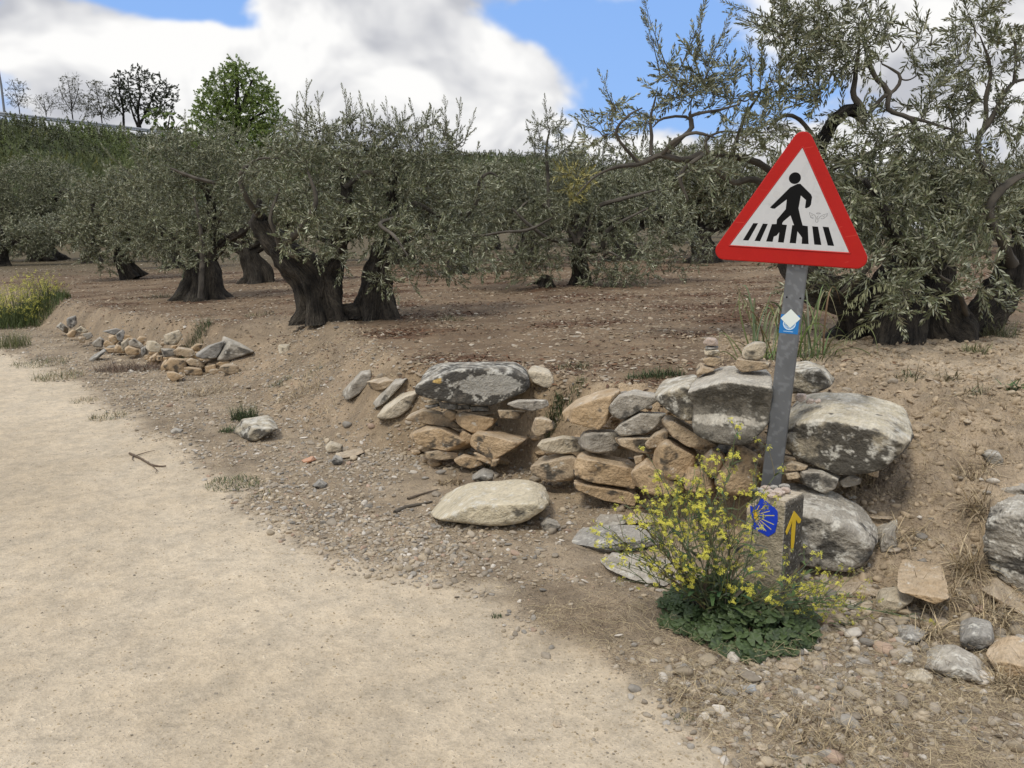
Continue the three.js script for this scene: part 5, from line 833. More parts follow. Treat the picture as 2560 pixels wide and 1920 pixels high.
growTree({ name: 'broadleaf_tree', seed: 303, base: [308, 310], D: 72, label: 'narrow dark tree left of the tallest dark tree', group: 'dark trees behind the guard rail', dens: .14, geos: DARK, step: .2, size: .6, limbCol: darkBark, bark: darkBark, lift: .5,
  limbs: [[[310, 320, 2.70], [307, 270, 2.10], [298, 225, 1.50], [296, 185, 0.72]], [[309, 290, 1.80], [285, 255, 1.20], [272, 228, 0.60]], [[309, 285, 1.80], [325, 250, 1.20], [330, 220, 0.60]]], lobes: [[296, 200, 18, 26], [285, 235, 22, 24], [318, 240, 18, 26], [300, 262, 30, 24], [282, 270, 18, 18]] });
growTree({ name: 'broadleaf_tree', seed: 304, base: [255, 303], D: 70, label: 'thin tree with scattered leaves in the middle of the rail row', group: 'dark trees behind the guard rail', dens: .22, geos: THIN, step: .22, size: .9, limbCol: darkBark, bark: darkBark, lift: .5,
  limbs: [[[256, 312, 2.10], [250, 270, 1.50], [240, 220, 0.96], [245, 200, 0.48]], [[254, 290, 1.50], [225, 250, 0.96], [212, 238, 0.48]], [[254, 285, 1.50], [268, 250, 0.96], [262, 215, 0.48]]], lobes: [[240, 218, 20, 20], [222, 250, 22, 18], [262, 250, 18, 24], [245, 272, 36, 20], [225, 282, 22, 12], [268, 285, 18, 10]] });
growTree({ name: 'broadleaf_tree', seed: 305, base: [182, 296], D: 68, label: 'nearly bare tree with fine branches, third from the left', group: 'dark trees behind the guard rail', dens: .42, geos: THIN, step: .5, size: .6, limbCol: darkBark, bark: darkBark, lift: .6,
  limbs: [[[182, 300, 2.10], [178, 260, 1.56], [172, 215, 0.96], [165, 188, 0.48]], [[180, 280, 1.56], [156, 240, 0.96], [146, 210, 0.48]], [[180, 275, 1.56], [195, 225, 0.96], [192, 195, 0.48]], [[180, 270, 1.20], [180, 225, 0.90], [182, 190, 0.48]]], lobes: [[165, 205, 18, 20], [188, 205, 14, 22], [152, 232, 16, 20], [195, 238, 12, 20], [176, 245, 24, 22], [165, 265, 22, 16], [192, 262, 20, 16]] });
growTree({ name: 'broadleaf_tree', seed: 306, base: [115, 288], D: 66, label: 'small bushy sparse tree, second from the left behind the rail', group: 'dark trees behind the guard rail', dens: .35, geos: THIN, step: .25, size: .6, limbCol: darkBark, bark: darkBark, lift: .4,
  limbs: [[[116, 292, 1.50], [112, 265, 1.08], [108, 240, 0.48]], [[115, 280, 1.20], [95, 250, 0.72], [88, 240, 0.36]], [[115, 280, 1.20], [132, 255, 0.72], [136, 245, 0.36]]], lobes: [[112, 250, 18, 14], [95, 250, 12, 14], [130, 255, 14, 14], [112, 272, 24, 12]] });
growTree({ name: 'broadleaf_tree', seed: 307, base: [46, 281], D: 64, label: 'bare leaning tree nearest the left edge behind the rail', group: 'dark trees behind the guard rail', dens: .42, geos: THIN, step: .4, size: .6, limbCol: darkBark, bark: darkBark, lift: .5,
  limbs: [[[50, 286, 1.80], [45, 255, 1.20], [36, 222, 0.72], [30, 198, 0.42]], [[47, 265, 1.20], [28, 240, 0.72], [18, 228, 0.36]], [[47, 262, 1.20], [60, 230, 0.72], [55, 205, 0.36]]], lobes: [[38, 212, 18, 16], [24, 232, 14, 12], [56, 222, 12, 16], [60, 250, 20, 16], [40, 250, 16, 18]] });
growTree({ name: 'broadleaf_tree', seed: 308, base: [420, 345], D: 66, label: 'round green bush tree between dark trees and bright green tree', dens: .03, geos: [BROAD(206, [.045, .065, .016], [.08, .10, .03]), GREEN[1]], step: .22, limbCol: darkBark, bark: darkBark, lift: .5,
  limbs: [[[420, 360, 3.00], [420, 320, 1.80], [425, 290, 0.90]], [[420, 340, 1.80], [395, 305, 0.90]], [[420, 340, 1.80], [450, 305, 0.90]]], lobes: [[400, 300, 32, 28], [440, 305, 34, 26], [420, 335, 50, 26], [375, 290, 20, 24], [460, 345, 40, 24]] });
growTree({ name: 'conifer_tree', seed: 309, base: [1640, 470], D: 60, label: 'dark green round conifer far behind the bushy olive', dens: .045, geos: [BROAD(207, [.02, .032, .01], [.035, .05, .016])], step: .2, limbCol: darkBark, bark: darkBark, lift: .5,
  limbs: [[[1640, 500, 3.00], [1640, 450, 1.80], [1640, 420, 0.60]]], lobes: [[1625, 440, 36, 24], [1665, 440, 30, 22], [1640, 465, 52, 20], [1640, 420, 18, 16]] });
// scrub on the bank
{
  const rng = makeRng(77), f = new Foliage([BROAD(221, [.085, .095, .04], [.12, .125, .055], .12), BROAD(222, [.12, .15, .045], [.15, .175, .06], .12), sprigGeo(223, { len: .7, pairs: 8, leaf: .4, wide: .03, top: [.11, .135, .045], under: [.16, .175, .07], rate: .4, open: .5 })]);
  for (let k = 0; k < 80000; k++) {
    const D = 40 + rng() * 70, x = (rng() * 1.5 - 1.0) * D * .72, h = hSmooth(x, D); if (h < 2.3) continue;
    const r = -polyDist(RAIL, x, D)[0]; if (r < .6) continue;
    const patch = fbm(x * .22, 4, D * .22, 4) * 1.3, bench = Math.exp(-(((r - 10.5) / 2.6) ** 2)), grassy = bench > .4 || patch < -.22;
    if (grassy ? rng() < .25 : rng() < .1 - patch * .3) continue;
    const hgt = grassy ? .0 : (Math.pow(rng(), 1.5) * (.7 + 1.5 * clamp(patch + .3)) - .25) * ss(.5, 5, r), c = .75 + .5 * rng() + patch * .6, kind = grassy ? 2 : patch + (rng() - .5) * .5 > .14 ? 1 : 0;
    f.add(kind, V(x, h + hgt, -D), V((rng() - .5) * 1.4, 1, (rng() - .5) * 1.4).normalize(), rng() * 6.28, (grassy ? .8 : lerp(.6, 1.0, ss(.5, 4, r))) * (.7 + .6 * rng()), kind === 2 && rng() < .1 ? [1.5 * c, 1.25 * c, .8 * c] : [c, c, c]);
  }
  const g = stuff(new THREE.Group()); g.name = 'scrub'; g.userData.label = 'dense low scrub and grass covering the embankment'; scene.add(g);
  f.build(g, 'scrub_leaves');
}

// ------------------------------------------------------------------ gravel, litter, crumbs
function chip(seed, detail, flat, p = 14) {
  const r = makeRng(seed), src = ball(detail).clone(), q = src.getAttribute('position'), pl = [];
  for (let k = 0; k < 11; k++) { const v = V(r() * 2 - 1, r() * 2 - 1, r() * 2 - 1).normalize(); pl.push([v.x, v.y, v.z, .62 + .38 * r()]); }
  const c = new Float32Array(q.count * 3);
  for (let k = 0; k < q.count; k++) { const x = q.getX(k), y = q.getY(k), z = q.getZ(k); let s = 0; for (const a of pl) { const d = (a[0] * x + a[1] * y + a[2] * z) / a[3]; if (d > 0) s += Math.pow(d, p); } s += Math.pow(.88, p); const f = Math.pow(s + 1e-6, -1 / p); q.setXYZ(k, x * f, y * f * flat, z * f * .8); const t = .9 + .2 * N(x * 2 + seed, y * 2, z * 2); c.set([t, t, t], k * 3); }
  src.setAttribute('color', new THREE.BufferAttribute(c, 3)); src.computeVertexNormals(); return src;
}
const CHIPS = [chip(1, 2, .6), chip(2, 2, .7), chip(3, 2, .45), chip(4, 2, .8, 8), chip(5, 2, .5), chip(6, 2, .65, 8)];
const FLAKES = [chip(11, 2, .32), chip(12, 2, .4), chip(13, 2, .25), chip(14, 2, .5)];
const stick = (seed, bend, thick, col, segs = 3) => { const r = makeRng(seed), mb = new MB(), P = []; for (let k = 0; k <= segs; k++) P.push(V(k / segs - .5, bend * Math.sin(k / segs * 3.1) * (.6 + r()), (r() - .5) * bend * 1.4)); tube(mb, P, P.map((_, k) => thick * (1 - .5 * k / segs)), 4, col); return mb.geo(); };
const STICKS = [stick(1, .05, .014, [1, 1, 1]), stick(2, .12, .011, [1, 1, 1]), stick(3, .09, .018, [1, 1, 1])];
const STRAWS = [stick(4, .10, .007, [1, 1, 1], 5), stick(5, .25, .006, [1, 1, 1], 6), stick(6, .18, .008, [1, 1, 1], 5), stick(7, .34, .006, [1, 1, 1], 7)];
const DRYLEAF = [0, 1].map((s) => { const mb = new MB(), r = makeRng(60 + s), c = [1, 1, 1]; const a = mb.v(V(-.5, 0, 0), 0, 0, c), b = mb.v(V(-.1, .07 + s * .1, -.13), 0, 0, c), d = mb.v(V(-.1, .06, .13), 0, 0, c), e = mb.v(V(.5, .1 * s, 0), 0, 0, c); mb.tri(a, d, b); mb.tri(b, d, e); return mb.geo(); });
function scatter(name, label, geos, mat, n, seed, pick) {   // pick(rng) -> [x, D, size, sink, rgb, upright] or nothing
  const rng = makeRng(seed), lists = geos.map(() => [[], []]), e = new THREE.Euler();
  for (let k = 0; k < n; k++) {
    const q = pick(rng); if (!q) continue; const [x, D, s, sink, c, tilt] = q, i = Math.floor(rng() * geos.length);
    e.set((rng() - .5) * tilt, rng() * 6.28, (rng() - .5) * tilt); QQ.setFromEuler(e); QS.set(s * (.8 + .5 * rng()), s * (.8 + .4 * rng()), s * (.8 + .4 * rng()));
    QM.compose(V(x, height(x, D) + s * sink, -D), QQ, QS); lists[i][0].push(...QM.elements); lists[i][1].push(...c);
  }
  const g = stuff(new THREE.Group()); g.name = numbered(name); g.userData.label = label; scene.add(g);
  geos.forEach((geo, k) => { const m = lists[k][0].length / 16; if (!m) return; const im = new THREE.InstancedMesh(geo, mat, m); im.instanceMatrix.array.set(lists[k][0]); im.instanceColor = new THREE.InstancedBufferAttribute(new Float32Array(lists[k][1]), 3); im.name = name + '_piece'; stuff(finish(im)); g.add(im); });
}
const inView = (x, D) => Math.abs(x) < D * .66 + .3;
const stoneTone = (r) => { const t = r(), k = .75 + .5 * r(); const c = t < .42 ? [.37, .315, .24] : t < .74 ? [.43, .355, .25] : t < .86 ? [.28, .255, .215] : t < .96 ? [.56, .51, .43] : [.40, .29, .21]; return c.map((v) => v * k); };
const spot = (r, D0, D1) => { const D = D0 * Math.pow(D1 / D0, r()), x = (r() * 2 - 1) * (D * .64 + .2); return [x, D]; };
scatter('gravel', 'grey and beige gravel lying thick on the verge beside the track', CHIPS, M.pebble, 210000, 501, (r) => {
  const [x, D] = spot(r, 2.2, 17); if (x > 1.0 + r() * .8) return; const L = lay(x, D), e = edgeOf(x, D), w = .16 * fbm(x * 1.7, 3, D * 1.7, 3);
  if (L.s > L.w * (x < -.9 ? .75 : .35) + r() * .5 || e + w < -.12 + r() * .30) return;
  const patch = .58 + 1.7 * fbm(x * 1.3, 8, D * 1.3, 4) + .25 * ss(5.2, 6.5, D) - .5 * ss(-.4, .6, x) - .3 * ss(.1, .5, L.s / L.w) ; if (r() > patch) return;
  const s = .005 + .014 * Math.pow(r(), 3.0) + (r() < .018 ? .02 * r() : 0); return [x, D, s, .18, stoneTone(r), 1.0];
});
scatter('gravel', 'loose fist sized rubble at the foot of bank and walls', CHIPS, M.pebble, 9000, 502, (r) => {
  const [x, D] = spot(r, 2.3, 13); const L = lay(x, D), e = edgeOf(x, D); if (e < .12 || L.s > L.w * 1.1) return;
  const near = Math.exp(-((L.s / .5) ** 2)), heap = Math.exp(-(((x - 1.62) / .42) ** 2 + ((D - 3.12) / .26) ** 2)), p = x > 1.25 ? .45 * near * (D > 2.95 ? 1 : .4) + .07 + heap : .30 * near + .05; if (r() > p) return;
  return [x, D, .011 + .028 * Math.pow(r(), 2.2), .25, stoneTone(r), .8];
});
scatter('gravel', 'pale limestone flakes strewn over the orchard soil', FLAKES, M.pebble, 80000, 503, (r) => {
  const [x, D] = spot(r, 4.6, 34); const L = lay(x, D); if (L.s < L.w * .55) return; if (x > 1.5 && D < 6.8 && r() < .8) return;
  const p = .36 + 1.5 * fbm(x * .6 + 3, 5, D * .9, 4); if (r() > p) return;
  const t = r(), k = .7 + .5 * r(), c = (t < .6 ? [.36, .29, .205] : t < .85 ? [.27, .21, .14] : [.47, .41, .32]).map((v) => v * k);
  return [x, D, .006 + .022 * Math.pow(r(), 3.6) + D * .00025, .12, c, .5];
});
scatter('gravel', 'fine grit and pebbles on the track surface', CHIPS, M.pebble, 60000, 504, (r) => {
  const [x, D] = spot(r, 2.0, 13); const e = edgeOf(x, D); if (e > .2) return; if (r() < .72 * ss(-.1, -.7, e)) return;
  const k = .72 + .4 * r(), c = (r() < .8 ? [.48, .39, .26] : [.30, .26, .20]).map((v) => v * k); return [x, D, .0018 + .0042 * Math.pow(r(), 4) + (r() < .006 ? .007 * r() : 0), .1, c, 1];
});
scatter('soil_crumbs', 'crumbly clods of light brown soil on the bank and mound', [chip(21, 2, .7, 12), chip(22, 2, .6, 14), chip(23, 2, .75, 12)], M.soilChip ??= new THREE.MeshStandardMaterial({ roughness: 1, vertexColors: true }), 64000, 505, (r) => {
  const [x, D] = spot(r, 2.6, 12); const L = lay(x, D); if (L.s < -.05 || edgeOf(x, D) < .3) return; const mound = x > 1.45 && D < 7.4; if (!mound && L.s > L.w * 1.3) return; if (!mound && r() < .45) return; if (mound && r() > .8 + fbm(x * 2, 3, D * 2, 2)) return;
  const k = .72 + .45 * r(), c = [.44 * k, .345 * k, .23 * k]; return [x, D, (mound ? .0045 : .004) + (mound ? .020 : .012) * Math.pow(r(), 5.5), .15, c, 2];
});
const brown = (r) => { const k = .5 + .9 * r(); return [.15 * k, .105 * k, .068 * k]; }, pale = (r) => { const k = .7 + .6 * r(); return [.52 * k, .425 * k, .265 * k]; };
scatter('plant_litter', 'dark twigs and bark bits scattered over verge and bank', STICKS, M.twig, 42000, 506, (r) => {
  const [x, D] = spot(r, 2.25, 14); const L = lay(x, D), e = edgeOf(x, D); if (e < .02 || L.s > L.w * 1.2) return; if (r() > .55 + 1.2 * fbm(x * 1.4 + 8, 2, D * 1.4, 3)) return;
  return [x, D, .016 + .05 * Math.pow(r(), 2.5), .05, r() < .75 ? brown(r) : pale(r), .5];
});
scatter('plant_litter', 'fallen dry olive leaves and twigs on the orchard floor', [...DRYLEAF, STICKS[0]], M.soft, 130000, 507, (r) => {
  const [x, D] = spot(r, 4.6, 26); const L = lay(x, D); if (L.s < L.w * .5) return; if (x > 1.5 && D < 7 && r() < .8) return; const a = fbm(x * .8 + 4, 9, D * 1.5, 4); if (r() > .34 + a * 1.8) return;
  const k = .5 + .9 * r(), c = r() < .6 ? [.13 * k, .065 * k, .03 * k] : r() < .6 ? [.19 * k, .14 * k, .09 * k] : [.30 * k, .24 * k, .15 * k]; return [x, D, .03 + .03 * r() + D * .0008, .08, c, .7];
});
scatter('plant_litter', 'dry pale straw lying on the dirt at lower right and on the bank', STRAWS, M.twig, 95000, 508, (r) => {
  const [x, D] = spot(r, 2.1, 9); const L = lay(x, D), e = edgeOf(x, D); if (e < .02) return; const low = x > .1 && D < 3.4, b = L.s > -.25 && L.s < L.w * 1.1;
  if (!low && !(b && r() < .85) && !(r() < .12 && L.s < L.w)) return; if (x > 1.6 && D > 4.6 && r() < .7) return; if (r() > (low ? .62 : .5) + 1.5 * fbm(x * 1.8, 12, D * 1.8, 3)) return;
  return [x, D, .03 + .10 * Math.pow(r(), 1.8), .05, r() < .7 ? pale(r) : brown(r), .8];
});

// ------------------------------------------------------------------ low plants
function bladePath(rng, base, len, az, lean, droop, n = 6) { const P = [], d = V(Math.cos(az), 0, Math.sin(az)); let a = lean, p = base.clone(); for (let k = 0; k <= n; k++) { P.push(p.clone()); p = p.clone().addScaledVector(V(0, Math.cos(a), 0).addScaledVector(d, Math.sin(a)), len / n); a += droop / n * (.6 + .8 * rng()); } return P; }
function tuft(name, px, py, label, o = {}) {
  const rng = makeRng(o.seed ?? Math.round(px * 7 + py)), c = onGround(px, py), k = -c.z / FL, t = thing(name, c, label, o.category ?? 'grass', o.group), mb = new MB(), rx = (o.rx ?? 30) * k, rz = (o.rz ?? o.rx ?? 30) * k * .8, len = (o.len ?? 40) * k;
  for (let q = 0; q < (o.n ?? 120); q++) {
    const a = rng() * 6.28, r = Math.sqrt(rng()), x = Math.cos(a) * r * rx, z = Math.sin(a) * r * rz, y = height(c.x + x, -(c.z + z)) - c.y, col = o.cols[Math.floor(rng() * o.cols.length)], s = .6 + .7 * rng();
    ribbon(mb, bladePath(rng, V(x, y - .005, z), len * (.4 + .8 * rng()), (o.lay ?? 0) && rng() < .6 ? o.az + (rng() - .5) : rng() * 6.28, (o.lean ?? .25) * (.3 + 1.4 * rng()) , (o.droop ?? .9) * rng() * 1.4, o.seg ?? 5), (o.w ?? .004) * (.7 + .6 * rng()), col.map((v) => v * s), .12);
  }
  stuff(mesh('blades', mb.geo(), M.soft, t));
  return t;
}
const GRN = [[.06, .085, .028], [.085, .11, .04], [.045, .066, .024]], YGR = [[.12, .14, .045], [.16, .165, .065], [.085, .105, .04]], DRY = [[.44, .345, .20], [.34, .26, .16], [.52, .42, .26], [.25, .19, .12]], MIX = [...GRN, DRY[1], DRY[2]];
const TG = 'small green tufts';
const F3 = (x, y) => [x / 1.728, 780 + y / 1.728], F5 = (x, y) => [900 + x / 2.765, 860 + y / 2.765];
tuft('grass_tuft', ...F3(1060, 470), 'dark green grass tuft above the whitish lichen boulder', { rx: 36, len: 46, n: 420, cols: GRN, droop: 1.3 });
tuft('grass_tuft', ...F3(985, 520), 'small green weed patch left of the whitish lichen boulder', { rx: 24, len: 22, n: 160, cols: GRN, lean: .6 });
tuft('grass_tuft', ...F3(1010, 745), 'olive green weed patch on the track edge below the gravel', { rx: 75, rz: 80, len: 20, n: 620, cols: [...GRN, ...YGR, ...MIX], lean: .8 });
tuft('grass_tuft', ...F3(1140, 800), 'thin yellowish weeds at the track edge, lower end', { rx: 45, len: 18, n: 160, cols: [...YGR, ...DRY], lean: .6 });
tuft('grass_tuft', ...F3(255, 285), 'yellow green tuft at the track edge before the left wall', { rx: 60, rz: 80, len: 24, n: 420, cols: [...GRN, ...YGR, ...DRY], lean: .6 });
tuft('grass_tuft', ...F3(180, 225), 'dull green weeds left of the yellow green tuft', { rx: 70, rz: 90, len: 20, n: 360, cols: [...YGR, ...MIX], lean: .7 });
tuft('grass_tuft', ...F3(370, 385), 'small grey green tuft beside the track near the left wall', { rx: 34, rz: 50, len: 14, n: 170, cols: [...GRN, ...DRY], lean: .7 });
tuft('grass_tuft', ...F3(470, 455), 'sparse brown green tuft on the track edge at left', { rx: 46, rz: 60, len: 17, n: 260, cols: MIX, lean: .7 });
tuft('grass_tuft', ...F3(845, 140), 'round green plant growing on top of the left wall', { rx: 42, len: 36, n: 520, cols: GRN, lean: .5, droop: 1.4 });
tuft('grass_tuft', ...F3(1575, 285), 'tiny green plant on the upright grey slab', { rx: 8, len: 20, n: 60, cols: GRN });
tuft('grass_tuft', ...F3(1210, 325), 'low green weeds on the bank left of the slabs', { rx: 30, len: 18, n: 120, cols: GRN, lean: .7 });
tuft('grass_tuft', ...F3(1350, 280), 'faint green weeds high on the bank', { rx: 34, len: 16, n: 100, cols: GRN, lean: .7 });
tuft('grass_tuft', ...F5(1340, 520), 'dark green bushy weed right of the black capstone', { rx: 26, len: 38, n: 420, cols: GRN, lean: .5 });
tuft('grass_tuft', ...F5(1480, 340), 'light green grass above the bushy weed', { rx: 32, len: 24, n: 160, cols: [...GRN, ...YGR] });
tuft('grass_tuft', ...F5(1480, 165), 'faint grass on the orchard edge right of the pale rounded stone', { rx: 44, len: 20, n: 150, cols: [...GRN, ...MIX], lean: .6 });
tuft('grass_tuft', ...F5(2040, 225), 'green grass strip behind the rounded lichened boulder', { rx: 75, rz: 30, len: 28, n: 420, cols: GRN, lean: .5 });
tuft('grass_tuft', ...F5(880, 850), 'tiny green sprout above the grey angular stone', { rx: 8, len: 10, n: 40, cols: GRN });
tuft('grass_tuft', ...F5(1790, 1255), 'tiny green sprout behind the long layered slab', { rx: 14, len: 12, n: 60, cols: GRN });
tuft('grass_tuft', 1700, 1790, 'dark green weeds among straw at the bottom of the picture', { rx: 40, len: 20, n: 160, cols: [...GRN, ...DRY], lean: .8 });
tuft('grass_tuft', 1990, 1895, 'faint green weeds at the bottom right of the straw', { rx: 60, len: 18, n: 160, cols: [...GRN, ...DRY], lean: .8 });
tuft('grass_tuft', 1240, 1540, 'tiny green sprout on the edge of the track at bottom centre', { rx: 16, len: 12, n: 60, cols: GRN });
for (const [x, y, n] of [[1330, 690, 'left'], [1130, 800, 'middle'], [650, 790, 'far left'], [400, 745, 'leftmost'], [2080, 660, 'right of the post']]) tuft('grass_tuft', x, y, `low faint weeds on the orchard floor, ${n} patch`, { rx: 40, len: 18, n: 120, cols: [...GRN, DRY[1]], lean: .6, group: 'low weeds on the orchard floor' });
// dry grass at right
const DG = 'dry straw tufts on the right bank';
const dry = (x, y, l, o) => tuft('dry_grass_tuft', x, y, l, { cols: DRY, droop: 2.4, lean: .8, w: .0042, seg: 8, category: 'dry grass', ...o, n: Math.round((o.n ?? 100) * 1.5) });
dry(2165, 1205, 'dry straw tuft hanging under the biggest lichened boulder', { rx: 34, len: 90, n: 90 }); dry(2440, 1180, 'dry straw tuft in the middle of the right bank', { rx: 40, len: 90, n: 80 });
dry(2440, 1300, 'curled straw tuft left of the grey pitted boulder', { rx: 30, len: 110, n: 90 }); dry(2420, 1440, 'thick hanging straw bundle between long tan boulder and pitted boulder', { rx: 36, len: 130, n: 160 });
dry(2340, 1510, 'matted straw right of the egg shaped stone', { rx: 60, len: 110, n: 200 }); dry(2320, 1590, 'straw over the grey slab', { rx: 46, len: 90, n: 110 }); dry(2540, 1720, 'straw heap in the bottom right corner', { rx: 70, len: 100, n: 220 });
dry(2250, 1360, 'straw wisps above the long tan boulder', { rx: 50, len: 90, n: 70 }); dry(2480, 1560, 'straw bundle behind the dark rounded stone', { rx: 50, len: 110, n: 150 }); dry(2100, 1830, 'flattened straw patch at lower right', { rx: 190, rz: 120, len: 60, n: 620, lean: 1.3, droop: .5 });
dry(1760, 1740, 'flattened straw patch left of the others at the bottom', { rx: 110, rz: 70, len: 46, n: 260, lean: 1.3, droop: .5 }); dry(...F3(1300, 370), 'brown straw tuft on the bank between the walls', { rx: 60, len: 40, n: 160, lean: 1.0 }); dry(...F3(560, 250), 'brown dead brush in front of the left wall', { rx: 90, rz: 60, len: 44, n: 620, cols: [[.13, .085, .055], [.19, .13, .085], [.09, .06, .04]], lean: .9 });
dry(...F3(1450, 420), 'pale dead stalks on the bank left of the leaning slab', { rx: 50, len: 80, n: 26, lean: .9, w: .004 }); dry(...F3(870, 350), 'straw tuft on the slope right of the left wall', { rx: 70, len: 44, n: 200, lean: 1 });
dry(...F5(620, 960), 'dry curled leaves above the pale yellow boulder', { rx: 36, len: 30, n: 60, cols: [[.20, .14, .08], [.32, .25, .15]], w: .009, lean: .9 });

// ---- yellow flowered bush at the far left
const flowerGeo = (seed, n, R, flat = .8) => { const r = makeRng(seed), mb = new MB(); for (let k = 0; k < n; k++) { const c = V(r() * 2 - 1, (r() * 2 - 1) * flat, r() * 2 - 1).normalize().multiplyScalar(R * Math.pow(r(), .4)), nrm = c.clone().add(V(0, R * .9, R * .3)).normalize(), t = V(0, 1, 0).cross(nrm).normalize(), b = nrm.clone().cross(t), sp = r() * 3, sz = .0066 * (.8 + .4 * r()), y = .9 + .4 * r(), col = [.60 * y, .565 * y, .075 * y]; for (let q = 0; q < 4; q++) { const a = sp + q * Math.PI / 2, d = t.clone().multiplyScalar(Math.cos(a)).addScaledVector(b, Math.sin(a)), s = nrm.clone().cross(d), P = (l, w, h) => c.clone().addScaledVector(d, l * sz).addScaledVector(s, w * sz).addScaledVector(nrm, h * sz); const A = mb.v(P(.05, 0, 0), 0, 0, col), B = mb.v(P(.75, -.42, .18), 0, 0, col), C = mb.v(P(1.05, 0, .2), 0, 0, col), D = mb.v(P(.75, .42, .18), 0, 0, col); mb.quad(A, D, C, B); } } for (let k = 0; k < 4; k++) { const c = V((r() - .5) * R, R * (.5 + .5 * r()), (r() - .5) * R); tube(mb, [c, c.clone().add(V(0, .005, 0))], [.0022, .0016], 5, [.28, .30, .06]); } return mb.geo(); };
const HEADS = [flowerGeo(1, 9, .016), flowerGeo(2, 6, .013), flowerGeo(3, 13, .020), flowerGeo(4, 4, .010)];
M.petal = new THREE.MeshPhysicalMaterial({ vertexColors: true, side: THREE.DoubleSide, roughness: .7, transmission: .25, thickness: 0 });
{
  const rng = makeRng(91), c = onGround(60, 812), t = thing('wild_mustard_plant', c, 'tall yellow flowered weeds with long green grass at the left edge', 'plant'), mb = new MB(), f = new Foliage([flowerGeo(7, 7, .03), flowerGeo(8, 5, .025)]);
  for (let k = 0; k < 2600; k++) {
    const a = rng() * 6.28, r = Math.sqrt(rng()), x = -.15 + Math.cos(a) * r * .95, z = Math.sin(a) * r * .7, y = height(c.x + x, -(c.z + z)) - c.y, edge = ss(1, .3, r), tall = rng() < .4, L = (tall ? .75 : .45) * (.55 + .5 * rng()) * (.55 + .5 * edge) * (x > .35 ? .62 : 1), P = bladePath(rng, V(x, y, z), L, rng() * 6.28, .12 + .3 * rng(), tall ? .3 : .9, 5), g = rng(), s = .65 + .6 * rng();
    ribbon(mb, P, tall ? .006 : .010, (g < .5 ? [.065, .095, .022] : g < .8 ? [.10, .125, .035] : [.045, .07, .02]).map((v) => v * s), .15);
    if (tall && rng() < .8 && x < .5) for (let q = 0; q < 2; q++) { const y2 = .6 + .5 * rng(); f.add(q, P[5].clone().add(V((rng() - .5) * .05, -.03 * q, (rng() - .5) * .05)), V(0, 1, 0), rng() * 6, .8 + .5 * rng(), [y2, y2, y2]); }
  }
  mesh('leaves', mb.geo(), M.soft, t); f.build(t, 'flowers', M.petal);
}
tuft('wild_mustard_plant', 25, 868, 'low yellow green weeds at the left edge below the tall ones', { rx: 50, len: 46, n: 500, cols: YGR, category: 'plant' });
